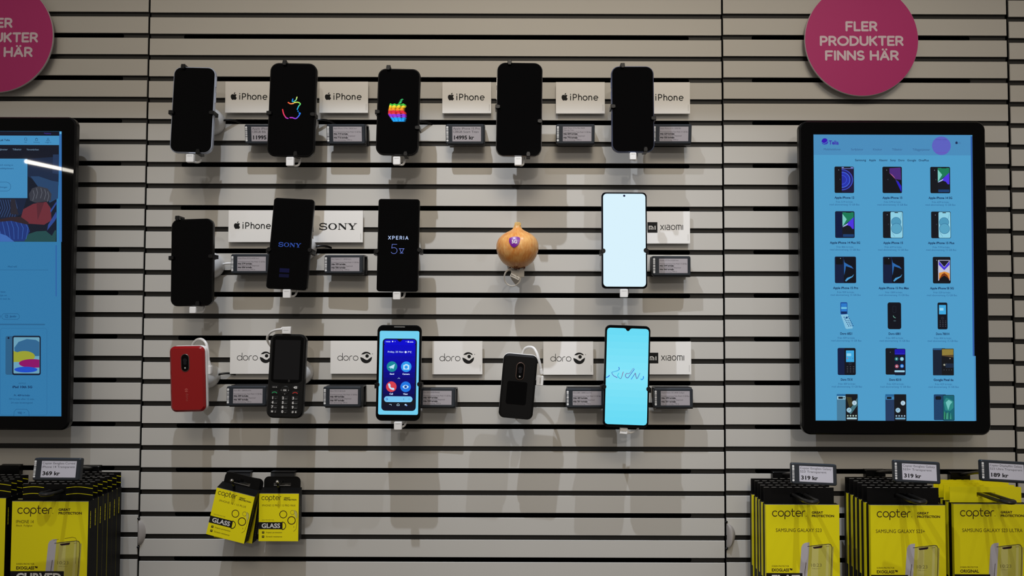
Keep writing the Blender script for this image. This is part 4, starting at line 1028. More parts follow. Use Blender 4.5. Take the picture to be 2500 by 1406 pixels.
def thumb(cv, cx, y0, w, h, kind, y1clip=None):
    x0, x1, y1 = cx - w / 2, cx + w / 2, y0 + h
    if y1clip: y1 = y1clip
    hh = y1 - y0
    X = lambda f: x0 + w * f
    Y = lambda f: y0 + h * f
    def rr(a, b, c, d_, r, col): cv.rr(X(a), Y(b), X(c), min(Y(d_), y1), r, col)
    def poly(P, col): cv.poly([(X(a), min(Y(b), y1)) for a, b in P], col)
    if kind in 'abcdef':
        rr(0, 0, 1, 1, 3.2, DK if kind in 'ab' else (16, 18, 26))
        cv.disc(X(0.22), Y(0.13), 1.0, (120, 130, 150)); cv.svg(FRUIT, X(0.24), Y(0.45), 0.16, (44, 46, 58))
        if kind == 'a':
            rr(0.37, 0.03, 0.97, 0.97, 1, (26, 20, 56))
            for r, c in ((1.0, (60, 80, 200)), (0.93, (30, 30, 110)), (0.76, (70, 110, 225)), (0.70, (36, 50, 170)), (0.45, (60, 84, 214)), (0.40, (36, 48, 160))):
                P = [(0.37, 0.5 - 0.42 * r * 0.95)] + [(0.37 + 0.58 * r * math.cos(math.radians(a)), 0.5 - 0.40 * r * math.sin(math.radians(a))) for a in range(90, -91, -12)] + [(0.37, 0.5 + 0.40 * r)]
                poly(P[1:], c)
            rr(0.37, 0.02, 0.97, 0.08, 0.6, (110, 120, 190)); rr(0.48, 0.02, 0.84, 0.06, 1, DK)
        elif kind == 'b':
            poly([(0.36, 0.06), (0.94, 0.03), (0.96, 0.5), (0.66, 0.47), (0.36, 0.24)], (74, 40, 120)); poly([(0.36, 0.24), (0.66, 0.47), (0.60, 0.38), (0.50, 0.3)], (170, 90, 140)); poly([(0.70, 0.55), (0.82, 0.56), (0.97, 0.74), (0.97, 0.97)], (38, 30, 190)); poly([(0.66, 0.47), (0.82, 0.56), (0.70, 0.55)], (60, 50, 120))
        elif kind in 'cd':
            if kind == 'd': rr(0.02, 0.02, 0.98, 0.98, 3, (10, 22, 60))
            rr(0.37, 0.03, 0.97, 0.97, 2, (18, 20, 30)); poly([(0.38, 0.04), (0.96, 0.04), (0.96, 0.24), (0.60, 0.44), (0.38, 0.58)], (24, 120, 86)); poly([(0.38, 0.10), (0.60, 0.3), (0.44, 0.5), (0.38, 0.56)], (120, 200, 190))
            poly([(0.96, 0.22), (0.96, 0.66), (0.88, 0.66), (0.78, 0.56), (0.62, 0.52), (0.5, 0.54), (0.64, 0.44)], (74, 50, 220)); poly([(0.38, 0.60), (0.62, 0.52), (0.66, 0.45), (0.44, 0.54)], (170, 180, 240)); rr(0.40, 0.86, 0.96, 0.96, 1, (22, 60, 110)); rr(0.56, 0.03, 0.82, 0.055, 0.5, DK)
        elif kind == 'e':
            rr(0.38, 0.02, 0.98, 0.985, 3, (140, 205, 226)); cv.disc(X(0.66), Y(0.40), w * 0.25, (52, 110, 150)); cv.disc(X(0.66), Y(0.40), w * 0.23, (76, 150, 184)); cv.disc(X(0.68), Y(0.64), w * 0.27, (44, 104, 146)); cv.disc(X(0.68), Y(0.64), w * 0.25, (86, 160, 192)); rr(0.58, 0.03, 0.76, 0.06, 0.8, DK)
            cv.mb.bump += 0; cv.line([(X(0.42), Y(0.6)), (X(0.46), Y(0.8)), (X(0.58), Y(0.94))], 0.6, (70, 130, 160)); cv.line([(X(0.94), Y(0.06)), (X(0.9), Y(0.22)), (X(0.84), Y(0.3))], 0.6, (70, 130, 160))
        elif kind == 'f':
            rr(0.30, 0.12, 0.96, 0.90, 0.6, (190, 190, 214)); poly([(0.34, 0.16), (0.64, 0.40), (0.94, 0.16), (0.94, 0.30), (0.64, 0.50), (0.34, 0.30)], (70, 50, 210)); poly([(0.34, 0.14), (0.94, 0.14), (0.64, 0.38)], (24, 20, 40)); poly([(0.34, 0.60), (0.50, 0.58), (0.64, 0.55), (0.80, 0.58), (0.94, 0.62), (0.94, 0.84), (0.34, 0.84)], (216, 140, 60)); poly([(0.34, 0.86), (0.50, 0.66), (0.64, 0.60), (0.80, 0.68), (0.94, 0.86)], (120, 50, 16)); poly([(0.30, 0.92), (0.46, 0.78), (0.64, 0.70), (0.82, 0.78), (0.98, 0.92)], DK)
    elif kind == 'g':
        rr(0, 0, 1, 1, 3.2, (14, 26, 58)); rr(0.05, 0.03, 0.38, 0.30, 2.4, (8, 10, 18)); cv.disc(X(0.27), Y(0.07), 0.9, (160, 180, 200))
        rr(0.42, 0.02, 0.98, 0.98, 2.6, (8, 12, 24)); poly([(0.43, 0.10), (0.46, 0.22), (0.62, 0.30), (0.78, 0.36), (0.88, 0.46), (0.68, 0.40), (0.52, 0.36), (0.50, 0.48), (0.44, 0.70)], (40, 100, 170)); poly([(0.48, 0.90), (0.58, 0.80), (0.80, 0.74), (0.90, 0.66), (0.84, 0.76), (0.64, 0.86), (0.52, 0.94)], (70, 150, 205))
    elif kind == 'h':   # open flip phone
        cv.poly([(X(0.10), Y(0.02)), (X(0.16), Y(0.0)), (X(0.54), Y(0.0)), (X(0.60), Y(0.03)), (X(0.60), Y(0.44)), (X(0.14), Y(0.46)), (X(0.10), Y(0.42))], (22, 70, 150)); cv.rect(X(0.15), Y(0.04), X(0.56), Y(0.34), (40, 120, 200)); cv.rect(X(0.15), Y(0.18), X(0.56), Y(0.25), (110, 190, 220)); cv.rect(X(0.15), Y(0.35), X(0.56), Y(0.43), (10, 40, 90))
        cv.poly([(X(0.12), Y(0.46)), (X(0.62), Y(0.45)), (X(0.98), Y(0.95)), (X(0.94), Y(0.98)), (X(0.56), Y(1.0)), (X(0.46), Y(0.98))], (130, 190, 220))
        for r in range(6):
            for c in range(3):
                fx = 0.36 + 0.065 * r + c * 0.15; fy = 0.56 + 0.065 * r - c * 0.006
                if r == 0 and c == 1: cv.disc(X(fx + 0.03), Y(fy + 0.02), 2.6, (12, 60, 120))
                elif r < 2 and c == 1: pass
                else: cv.disc(X(fx), Y(fy), 1.3, (12, 60, 120))
    elif kind == 'i':
        rr(0, 0, 1, 1, 5, (10, 12, 24)); cv.line([(X(0.42), Y(0.50)), (X(0.46), Y(0.55)), (X(0.58), Y(0.58))], 1.2, (120, 190, 170)); rr(0.44, 0.68, 0.60, 0.70, 0.4, (90, 120, 130)); cv.rrline(X(0.38), Y(0.14), X(0.62), Y(0.38), 3, 0.4, (40, 50, 66))
    elif kind in 'jk':
        b = 0.0
        if kind == 'k': rr(0, 0, 0.6, 1, 3.5, (12, 26, 64)); b = 0.38
        rr(b, 0, 1, 1, 3.5, (12, 14, 26)); rr(b + (1 - b) * 0.14, 0.09, b + (1 - b) * 0.86, 0.44 if kind == 'j' else 0.52, 0.6, (60, 165, 220)); rr(b + (1 - b) * 0.2, 0.2, b + (1 - b) * 0.6, 0.30, 1, (140, 205, 235))
        if kind == 'k':
            for q, c in enumerate(((190, 90, 110), (70, 150, 190), (60, 130, 180))): cv.disc(X(b + (1 - b) * (0.26 + 0.24 * q)), Y(0.38), 1.4, c)
        cv.mb.ring(*cv.fn(X(b + (1 - b) * 0.5), Y(0.585)), 2.2 * cv.k, 2.8 * cv.k, cv._y(), glow((60, 64, 80)), n=16)
        for r in range(4):
            for c in range(3): rr(b + (1 - b) * (0.20 + 0.27 * c), 0.68 + 0.065 * r, b + (1 - b) * (0.32 + 0.27 * c), 0.695 + 0.065 * r, 0.3, (90, 94, 104))
    elif kind == 'l':
        rr(0, 0, 0.6, 0.98, 3, (16, 18, 28)); cv.disc(X(0.24), Y(0.15), 0.9, (120, 130, 140)); rr(0.44, 0.02, 1, 1, 3, (14, 18, 40)); rr(0.46, 0.04, 0.98, 0.24, 1.5, (26, 16, 170)); rr(0.47, 0.195, 0.96, 0.205, 0.1, (60, 60, 200))
        for fx, fy, c in ((0.55, 0.40, (30, 110, 110)), (0.82, 0.40, (120, 190, 215)), (0.56, 0.67, (170, 80, 100)), (0.82, 0.66, (40, 120, 210))): cv.disc(X(fx), Y(fy), 4.6, c); cv.disc(X(fx), Y(fy), 1.6, (210, 230, 240))
        rr(0.44, 0.82, 0.96, 0.89, 2, (150, 200, 222))
    elif kind == 'm':
        rr(0, 0, 0.6, 1, 1.5, (20, 30, 48)); rr(0.02, 0.01, 0.56, 0.06, 1, (40, 90, 140)); rr(0.42, 0.01, 1, 1, 1.5, (16, 18, 24)); rr(0.44, 0.03, 0.98, 0.26, 0.8, (140, 122, 56)); poly([(0.44, 0.26), (0.98, 0.24), (0.98, 0.34), (0.44, 0.28)], (84, 66, 40)); rr(0.60, 0.56, 0.98, 0.72, 2, (26, 40, 62)); cv.disc(X(0.82), Y(0.38), 1.2, (190, 180, 150)); cv.disc(X(0.55), Y(0.61), 2.4, (170, 170, 150)); poly([(0.55, 0.6), (0.66, 0.55), (0.62, 0.64)], (60, 66, 80))
        for q in range(4): cv.disc(X(0.53 + 0.12 * q), Y(0.80), 0.6, (120, 130, 140))
    elif kind in 'no':
        body = (70, 120, 150) if kind == 'n' else (34, 56, 92)
        rr(0, 0, 0.6, 1, 1.2, body); rr(0, 0.0, 0.5, 0.07, 1, (36, 100, 150)); rr(0.02, 0.08, 0.42, 0.20, 0.5, (150, 200, 220) if kind == 'n' else (60, 130, 180)); rr(0.07, 0.10, 0.30, 0.18, 1.6, (12, 20, 30))
        if kind == 'n': cv.disc(X(0.35), Y(0.14), 1.6, (12, 20, 30))
        rr(0.42, 0.0, 1, 1, 1.2, (16, 18, 24))
        if kind == 'n': poly([(0.98, 0.14), (0.98, 0.42), (0.80, 0.62), (0.66, 0.76), (0.52, 0.66), (0.76, 0.42)], (66, 110, 120)); poly([(0.45, 0.1), (0.7, 0.12), (0.76, 0.4), (0.6, 0.5)], (60, 58, 36))
        cv.disc(X(0.84), Y(0.33), 5.6, (178, 206, 220)); cv.disc(X(0.58 if kind == 'n' else 0.60), Y(0.60), 5.8, (150, 190, 210)); cv.line([(X(0.84), Y(0.30)), (X(0.84), Y(0.36))], 0.8, (50, 90, 180)); cv.line([(X(0.56), Y(0.62)), (X(0.62), Y(0.56))], 1.2, (70, 120, 200) if kind == 'o' else (100, 110, 100))
        for q in range(4): cv.disc(X(0.52 + 0.13 * q), Y(0.815), 1.9, (180, 205, 190) if kind == 'n' else (150, 180, 205))
        rr(0.47, 0.88, 0.95, 0.945, 1.6, (170, 205, 215) if kind == 'n' else (110, 160, 190))
    elif kind == 'p':
        rr(0, 0, 0.6, 0.97, 2.4, (28, 62, 100)); rr(0.08, 0.07, 0.36, 0.20, 3, (12, 18, 28)); rr(0.44, 0.02, 1, 0.985, 2.4, (10, 40, 50)); rr(0.46, 0.04, 0.98, 0.96, 1.8, (20, 96, 110)); poly([(0.48, 0.30), (0.60, 0.12), (0.80, 0.18), (0.96, 0.26), (0.96, 0.5), (0.80, 0.62), (0.56, 0.6)], (40, 130, 126)); poly([(0.58, 0.3), (0.72, 0.2), (0.9, 0.28), (0.78, 0.4), (0.7, 0.6)], (110, 190, 186))
        for q in range(8): poly([(0.48 + 0.06 * q, 0.92), (0.50 + 0.06 * q, 0.62 + 0.04 * (q % 3)), (0.56 + 0.05 * q, 0.70), (0.54 + 0.055 * q, 0.94)], ((50, 140, 100), (20, 80, 74), (80, 170, 150))[q % 3])
def draw_grid(cv):
    cv.rect(1991 - 2.5 + 0.0, 329, 2377, 1027, (76, 154, 199))
    cv.mb.bump = 4e-6
    pg = (80, 164, 206)
    for a in range(1): pass
    cv.rect(1988.6, 329, 2376.4, 379.5, (72, 139, 186)); cv.rect(2373, 332, 2376.8, 870, (42, 84, 158)); cv.rect(2376, 870, 2380, 1026.6, (70, 140, 190))
    vi = (52, 16, 176)
    cv.disc(2016, 346.5, 7.8, vi, 8.2); cv.line([(2008.6, 348.6), (2014, 351.2), (2020, 348.6), (2023.2, 344.2)], 1.4, (72, 139, 186)); cv.line([(2010, 352.8), (2015, 354.4), (2020, 352)], 1.0, (72, 139, 186))
    cv.text('Telia', 2038, 353.5, 9.4, (58, 40, 170), w=24, bold=0.03)
    nv = (50, 92, 140)
    for s, x, w_ in (('Mobiltelefoner', 2034.5, 42), ('Surfplattor', 2095, 30), ('Klockor', 2145, 22), ('Tillbehör', 2193, 25), ('Tilläggstjänster', 2252, 43)): cv.text(s, x, 368, 5.2, nv, w=w_)
    cv.disc(2301, 356, 23, (92, 96, 190)); cv.text('Sortiment i mobilen', 2301, 341.5, 2.4, (50, 56, 130), w=28); cv.text('Skanna koden', 2301, 374, 2.4, (120, 60, 170), w=26)
    cv.rr(2335.5, 346, 2340.8, 351.4, 0.8, (24, 40, 80)); cv.line([(2336.8, 346), (2338.2, 344.4), (2339.6, 346)], 0.6, (24, 40, 80)); cv.text('(0)', 2345.5, 350.8, 4.2, (60, 110, 160), w=6)
    bk = (20, 46, 84)
    for s, x, w_ in (('Samsung', 2103, 27), ('Apple', 2132, 17), ('Xiaomi', 2158, 20.5), ('Sony', 2182.5, 14), ('Doro', 2203, 15), ('Google', 2228, 21.5), ('OnePlus', 2257.5, 25)): cv.text(s, x, 394.4, 4.8, bk, w=w_, bold=0.015)
    rows = [(408, 65, 484.8, [('a', 'Apple iPhone 12', 519, 47.5), ('b', 'Apple iPhone 13', 579, 47.5), ('c', 'Apple iPhone 14 5G', 629, 48.5)]),
            (518, 65.5, 595.4, [('d', 'Apple iPhone 14 Plus 5G', 866, 47.5), ('e', 'Apple iPhone 15', 629, 49), ('e', 'Apple iPhone 15 Plus', 719, 48)]),
            (629, 65, 706, [('g', 'Apple iPhone 15 Pro', 959, 52), ('g', 'Apple iPhone 15 Pro Max', 1009, 52), ('f', 'Apple iPhone SE 5G', 529, 43.5)]),
            (740.5, 65, 817, [('h', 'Doro 6821', 409, 34), ('i', 'Doro 6881', 409, 33), ('j', 'Doro 7001H', 404, 24)]),
            (851.5, 65.5, 928.2, [('k', 'Doro 731X', 409, 44), ('l', 'Doro 8210', 429, 48.5), ('m', 'Google Pixel 6a', 429, 51)]),
            (963, 64, 0, [('n', '', 0, 51), ('o', '', 0, 51), ('p', '', 0, 50)])]
    for r, (y, h, ty, items) in enumerate(rows):
        for c, (kd, nm, pr, w_) in enumerate(items):
            cx = (2062.8 + r * 0.5, 2180 + r * 0.7, 2297.2 + r * 0.75)[c]
            thumb(cv, cx + (1 if kd == 'l' else 0), y, w_, h, kd, 1026.9 if r == 5 else None)
            if nm:
                cv.text(nm, cx, ty + 2.2, 5.2, (18, 44, 88), w=len(nm) * 3.22, bold=0.03)
                cv.text('Från %d kr/mån' % pr, cx, ty + 12.2, 4.3, (44, 96, 146), w=41)
                cv.text('med abonnemang 15 GB Bas', cx, ty + 18.8, 4.3, (44, 96, 146), w=73.5)
display([(1988.5, 328.4), (2376, 330), (2382.4, 1027), (1991, 1027)], 0.062, 'large black display showing a grid of phones on a blue page', draw_grid)

Zl = lambda x, y: (x / 3.7, y / 3.7 + 280)
Zm = lambda x, y: (x / 3.195, y / 3.195 + 640)
def draw_shop(cv):
    pg = (50, 122, 170)
    cv.rect(-236, 320, 149.5, 1015.5, (48, 118, 166))
    cv.mb.bump = 4e-6
    cv.rect(-236, 320.4, 145.5, 331, (16, 18, 34)); cv.text('Webbshop', 116, 327, 3.6, (70, 50, 160), w=17)
    cv.rect(-236, 331, 144.8, 354, (66, 142, 192)); cv.text('Mitt & om oss på Telia', 23, 344, 4.2, (20, 40, 70), 'r', w=66, bold=0.02)
    for x, s in ((62, 'Sök'), (89, 'Varukorg'), (117.5, 'Logga in')):
        cv.text(s, x, 348.6, 3.0, (24, 60, 100), w=len(s) * 1.9)
    dk = (16, 44, 84)
    cv.mb.ring(*cv.fn(62, 339.5), 2.8 * cv.k, 3.5 * cv.k, cv._y(), glow(dk), n=18); cv.line([(64.4, 342), (66, 343.6)], 0.7, dk)
    cv.line([(86.2, 338.5), (91.8, 338.5), (91.8, 343.2), (86.2, 343.2), (86.2, 338.5)], 0.7, dk); cv.line([(87.4, 338.5), (89, 336.4), (90.6, 338.5)], 0.6, dk)
    cv.mb.ring(*cv.fn(117.5, 338.6), 1.5 * cv.k, 2.1 * cv.k, cv._y(), glow(dk), n=14); cv.line([(113.6, 344), (115, 341.4), (120, 341.4), (121.4, 344), (113.6, 344)], 0.6, dk)
    cv.rect(-236, 354, 144.4, 388, (18, 22, 36))
    for s, x, w_ in (('Tilläggstjänster', -3, 42), ('Tillbehör', 41, 22), ('Varumärken', 79.5, 30)): cv.text(s, x, 367.4, 4.4, (112, 140, 166), w=w_)
    # the hero photo: someone seated on a chair over grass
    cv.rect(-236, 388, 138.5, 592, (20, 26, 40))
    cv.poly([Zl(250, 400), Zl(535, 380), Zl(530, 640), Zl(420, 660), Zl(250, 560)], (26, 40, 66)); cv.poly([Zl(275, 560), Zl(350, 560), Zl(470, 600), Zl(530, 610), Zl(525, 760), Zl(450, 800)], (38, 66, 102))
    cv.poly([Zl(480, 360), Zl(536, 360), Zl(532, 540), Zl(474, 530)], (34, 52, 84))
    cv.poly([Zl(-880, 760), Zl(240, 760), Zl(200, 900), Zl(100, 950), Zl(-880, 900)], (24, 34, 58))
    cv.poly([Zl(-200, 1154), Zl(505, 1154), Zl(508, 1050), Zl(330, 1060), Zl(120, 1130)], (34, 72, 74))
    cv.poly([Zl(190, 930), Zl(210, 860), Zl(300, 810), Zl(420, 792), Zl(460, 850), Zl(466, 960), Zl(400, 1000), Zl(250, 990)], (104, 44, 54))
    cv.poly([Zl(330, 800), Zl(400, 796), Zl(370, 880), Zl(340, 960)], (84, 38, 48))
    cv.poly([Zl(270, 780), Zl(262, 720), Zl(290, 670), Zl(350, 650), Zl(430, 670), Zl(466, 720), Zl(460, 780), Zl(400, 790), Zl(320, 800)], (54, 56, 66))
    for q, (a, b) in enumerate(((300, 690), (330, 670), (370, 668), (405, 680), (432, 700))): cv.line([Zl(a, b), Zl(a + 10, b + 40), Zl(a - 4, b + 90)], 1.4, (92, 96, 106))
    cv.poly([Zl(455, 870), Zl(510, 790), Zl(518, 800), Zl(460, 890)], (44, 70, 140)); cv.poly([Zl(425, 1060), Zl(436, 1000), Zl(508, 880), Zl(514, 930), Zl(450, 1060)], (44, 70, 140)); cv.poly([Zl(420, 1060), Zl(500, 960), Zl(512, 1020), Zl(470, 1100)], (18, 26, 44))
    cv.poly([Zl(-200, 1154), Zl(-160, 980), Zl(30, 955), Zl(160, 965), Zl(250, 1000), Zl(270, 1060), Zl(220, 1150)], (30, 52, 116))
    for q in range(7): cv.line([Zl(-20 + 40 * q, 970), Zl(-10 + 44 * q, 1030), Zl(20 + 36 * q, 1130)], 1.2, (56, 96, 170))
    for q in range(9): cv.line([Zl(-40 + 22 * q, 775), Zl(-20 + 22 * q, 850), Zl(-60 + 24 * q, 930)], 0.9, (60, 88, 140))
    cv.poly([Zl(0, 950), Zl(100, 930), Zl(190, 930), Zl(260, 980), Zl(250, 1000), Zl(100, 965), Zl(0, 975)], (46, 34, 40)); cv.poly([Zl(96, 770), Zl(135, 765), Zl(160, 880), Zl(170, 910), Zl(96, 905)], (40, 38, 48)); cv.poly([Zl(0, 1080), Zl(60, 1100), Zl(130, 1154), Zl(0, 1154)], (60, 104, 176))
    cv.rect(-120, 388, 67, 485, (64, 136, 184)); tx = (24, 70, 116)
    cv.text('Vi använder cookies för analys och visning av', 32, 405.5, 4.0, tx, 'r', w=110); cv.text('anpassat innehåll på webbplatsen.', 34, 414, 4.0, tx, 'r', w=96)
    cv.rrline(-40, 446, 26, 468, 11, 0.7, tx); cv.text('Inställningar', 18, 460, 4.0, tx, 'r', w=32)
    cv.text('Med wifi', 30.5, 655, 4.4, tx, w=22); cv.line([(-236, 661), (118, 661)], 0.7, (30, 84, 130))
    for s, y in (('bäst', 716.4), ('köpa en', 725), ('och mot du', 733.5)): cv.text(s, {716.4: 14, 725: 17, 733.5: 25}[y], y, 4.2, tx, 'r', w=len(s) * 2.9)
    cv.rrline(5, 767.5, 48, 781.5, 7, 0.7, tx); cv.rrline(-44, 767.5, 1.5, 781.5, 7, 0.7, tx); cv.text('Jämför', 32.5, 776.4, 4.6, tx, w=17, bold=0.02); cv.rrline(13.5, 770.6, 19, 776.6, 0.8, 0.7, tx); cv.rrline(15.4, 772, 20.8, 777.6, 0.8, 0.5, tx)
    cv.rect(-236, 792, 110, 795.4, (40, 98, 142)); cv.rect(136, 600, 139, 725, (44, 96, 160))
    cv.rrline(2, 803, 115, 1013, 6, 0.7, (40, 100, 148)); cv.line([(-4, 803), (-4, 1013)], 0.7, (40, 100, 148))
    cv.rr(14.6, 822, 48, 915.6, 4, (42, 92, 130)); cv.disc(21.8, 826.6, 2.4, (10, 24, 50)); cv.rr(31, 821, 100, 916.5, 5, (14, 24, 46)); cv.rr(34, 824.6, 97, 912.4, 2.5, (104, 158, 182))
    cv.poly([(38, 872), (36, 850), (46, 836), (66, 829), (88, 831), (96.5, 836), (96.5, 870)], (48, 100, 142))
    cv.poly([(34, 858)] + [(a, -b) for a, b in arc(60, -871, 26, 13, 130, -30, 10)] + [(60, 884), (34, 885)], (150, 156, 50)); cv.poly([(96.8, 878)] + [(a, -b) for a, b in arc(80, -888, 33, 10.5, 60, 190, 10)] + [(a, -b) for a, b in arc(80, -888, 33, 10.5, 190, 290, 6)] + [(96.8, 898)], (136, 16, 100)); cv.poly([(a, -b) for a, b in arc(64, -903, 28, 7, 0, 360, 24)], (28, 76, 196))
    cv.text('APPLE', 55, 938, 3.6, (34, 84, 128), w=18); cv.text('iPad 10th 5G', 55.5, 947.6, 5.4, (10, 40, 84), w=48, bold=0.03); cv.text('Fr. 409 kr/mån', 54.5, 967.2, 4.0, (16, 50, 96), w=38, bold=0.02); cv.text('739 kr/mån efter 12 mån,', 54, 976, 3.8, tx, w=62); cv.text('24 mån bindningstid', 54, 984.8, 3.8, tx, w=52)
    cv.line([(35, 1015), (36, 1005), (41, 998.6), (66, 998.6), (71, 1005), (72, 1015)], 0.7, tx); cv.text('Välj', 49, 1009.4, 4.6, tx, w=10, bold=0.02); cv.line([(57, 1007.4), (62, 1007.4), (60, 1005.6)], 0.6, tx)
    cv.rect(145.5, 320.4, 151.4, 592, (50, 108, 172)); cv.rect(146, 321, 151, 327, (90, 170, 214))
display([(-240, 317), (151.5, 320.2), (133.6, 1015.6), (-254, 1014)], 0.062, 'large black display at the left edge showing a web shop page', draw_shop)

# ------------------------------------------------------------------ boxes on hooks
def hook(xc, z, d_tip, label, w=0.0095, bracket_w=0.034, lug=True):
    """wire loop hook in the slat wall; xc, z world position of the wire"""
    t = thing('display_hook', label, 'hook', (xc, 0, z), group='loop hooks in the slat wall')
    mb = MB(); mb.slab(rrect(bracket_w, 0.038, 0.002, 0, 0.003), -0.0105, -0.0002, 0.0008, M_BLACK)
    mb.box(-bracket_w / 2, bracket_w / 2, -0.004, 0.003, 0.019, 0.0225, M_BLACK); mb.build('bracket', t)
    mb = MB(); P = [(-w, -0.006, 0), (-w, -0.03, 0), (-w, -d_tip + 0.016, 0.002)] + [(-w * math.cos(a), -d_tip + 0.012 - 0.010 * math.sin(a), 0.003) for a in [PI * i / 8 for i in range(9)]] + [(w, -d_tip + 0.016, 0.002), (w, -0.03, 0), (w, -0.006, 0)]
    n = len(P); rad = [0.0019 if p[1] > -d_tip + 0.02 else 0.0031 for p in P]
    mb.tube([Vector(p) for p in P], rad, M_HOOK, 10); mb.build('prong', t)
    return t
def arm_label(x0, y0, x1, y1, d, hx, hz, label, lines, big, roll, yaw, tilt=7):
    t = price_label(x0, y0, x1, y1, d, label, lines, big, roll=roll, tilt=tilt, yaw=yaw, clip=False, pale=True, group='price labels on hook arms')
    # arm from the wall bracket to the label, expressed in the label's frame
    inv = t.rotation_euler.to_matrix().inverted()
    a = inv @ (Vector((hx, -0.010, hz)) - t.location)
    mb = MB(); mb.tube(smooth_path([Vector((0, 0.011, -0.004)), Vector((0, 0.02, -0.006)), a * 0.5 + Vector((0, 0, 0.002)), a]), 0.0028, M_HOOK, 10); mb.build('arm', t)
    return t
def package(k, W, H, T, model, sub, band, style, tab_yellow, front, waves, side_text, label, p, rot, group):
    """flat carton with a hang tab; origin at the top left front corner region centre top"""
    t = thing('screen_protector_box', label, 'box', p, rot, group)
    mb = MB()
    O = [(-W / 2, -H), (W / 2, -H), (W / 2, 0), (-W / 2, 0)]
    mb.box(-W / 2, W / 2, 0.0, T, -H, 0.0, M_BLKB, front=M_YEL)
    if style == 'yellow_side':
        zc_ = -H * 0.70
        for s in (-1, 1):
            x = s * (W / 2 + 0.00012); Fc = [(x, 0, 0), (x, T * 0.42, 0), (x, T * 0.42, zc_), (x, 0, zc_)]
            mb.face(Fc if s > 0 else Fc[::-1], M_YEL)
    mb.box(-W / 2, W / 2, 0.0, 0.0006, 0.0, 0.0005, M_EDGE)
    mb.build('carton', t, smooth=False)
    tw0, tw1 = (-W / 2 + 0.008, W / 2 - 0.001) if waves else (-W / 2 + 0.0015, W / 2 - 0.003)
    hx0, hx1, hz0, hz1, th = -0.015, 0.015, 0.009, 0.016, 0.0246
    mt = M_YEL if tab_yellow else M_BLKB
    mb = MB(); y0, y1 = T - 0.0010, T - 0.0002
    for b in ((tw0, hx0, 0.0, th), (hx1, tw1, 0.0, th), (hx0, hx1, 0.0, hz0), (hx0, hx1, hz1, th)): mb.box(b[0], b[1], y0, y1, b[2], b[3], mt)
    n = 9
    for i in range(n):
        a0 = tw0 + (tw1 - tw0) * i / n; mb.box(a0, a0 + (tw1 - tw0) / n * 0.62, y0, y1, th, th + 0.0004, M_EDGE if not tab_yellow else M_YEL)
    if waves:
        for z0 in (0.008, 0.0185):
            for (u0, u1) in ((tw0, tw0 + (tw1 - tw0) * 0.30), (tw0 + (tw1 - tw0) * 0.62, tw1)):
                P = [(u0 + (u1 - u0) * i / 14, z0 + 0.0016 * math.sin((u0 + (u1 - u0) * i / 14 - tw0) / (tw1 - tw0) * 3.2 * PI)) for i in range(15)]
                mb.rib(P, 0.0009, y0 - 0.0001, M_YEL, cap=False)
    mb.build('hang_tab', t, smooth=False)
    if side_text:
        mb = MB(); s = 1 if side_text > 0 else -1; x = s * (W / 2 + 0.0002)
        for q in range(12):
            z0 = -0.016 - q * 0.0022; mb.face([(x, T * 0.36, z0), (x, T * 0.50, z0), (x, T * 0.50, z0 - 0.0014 - 0.0005 * (q % 3)), (x, T * 0.36, z0 - 0.0014 - 0.0005 * (q % 3))][::s], M_YEL)
        mb.build('side_lettering', t, smooth=False)
    if front:
        mb = MB(); cv = Canvas(mb, -0.0001, W, 0.5, 0.0, col=ink); br = (60, 40, 24)
        sh = front
        lx = 0.07 if waves else 0.085
        cv.glyphs('copter', lx, 0.155, 0.115, 0.0118, br, w=0.455, gap=0.15); cv.disc(lx + 0.465, 0.152, 0.005, br)
        for s, y, w_ in (('GREAT', 0.118, 0.155), ('PROTECTION', 0.164, 0.305)): cv.text(s, lx + 0.54, y, 0.029, br, 'l', w=w_, bold=0.035)
        if waves:
            cv.text(model, lx - 0.012, 0.282, 0.042, (110, 96, 20), 'l', w=0.23); cv.text('Black  Fullglue', lx - 0.010, 0.322, 0.022, (130, 116, 20), 'l', w=0.21)
        else: cv.text(model, front, 0.365, 0.046, (84, 72, 26), 'l', w=0.0345 * len(model) if len(model) < 20 else 0.80)
        dx, dy = (0.0, 0.0) if waves else (-0.005, 0.02)
        Q = lambda a, b: (a + dx, b + dy)
        # picture of a phone with its lifted film
        cv.poly([Q(0.44, 1.12), Q(0.485, 0.55), Q(0.505, 0.51), Q(0.54, 0.49), Q(0.595, 0.485), Q(0.55, 1.12)], (196, 190, 196))
        cv.poly([Q(0.56, 1.12), Q(0.59, 0.535), Q(0.63, 0.525), Q(0.87, 0.50), Q(0.895, 0.52), Q(0.90, 0.56), Q(0.875, 1.12)], (206, 198, 84))
        cv.poly([Q(0.60, 1.12), Q(0.63, 0.535), Q(0.72, 0.52), Q(0.70, 1.12)], (216, 208, 120)); cv.poly([Q(0.80, 1.12), Q(0.83, 0.51), Q(0.86, 0.51), Q(0.84, 1.12)], (216, 208, 120))
        cv.line([Q(0.57, 0.54), Q(0.70, 0.525), Q(0.85, 0.507), Q(0.885, 0.515), Q(0.90, 0.545), Q(0.895, 0.70), Q(0.872, 1.12)], 0.008, (40, 28, 30)); cv.line([Q(0.915, 0.545), Q(0.905, 0.75), Q(0.885, 1.12)], 0.008, (150, 140, 130))
        cv.poly([Q(0.64, 0.548), Q(0.772, 0.528), Q(0.768, 0.55), Q(0.755, 0.560), Q(0.66, 0.570), Q(0.645, 0.562)], (44, 20, 32))
        if waves: cv.line([Q(0.555, 0.50), Q(0.62, 0.488)], 0.004, (90, 74, 30)); cv.line([Q(0.70, 0.478), Q(0.80, 0.46), Q(0.84, 0.47), Q(0.855, 0.50), Q(0.85, 0.80)], 0.004, (90, 74, 30))
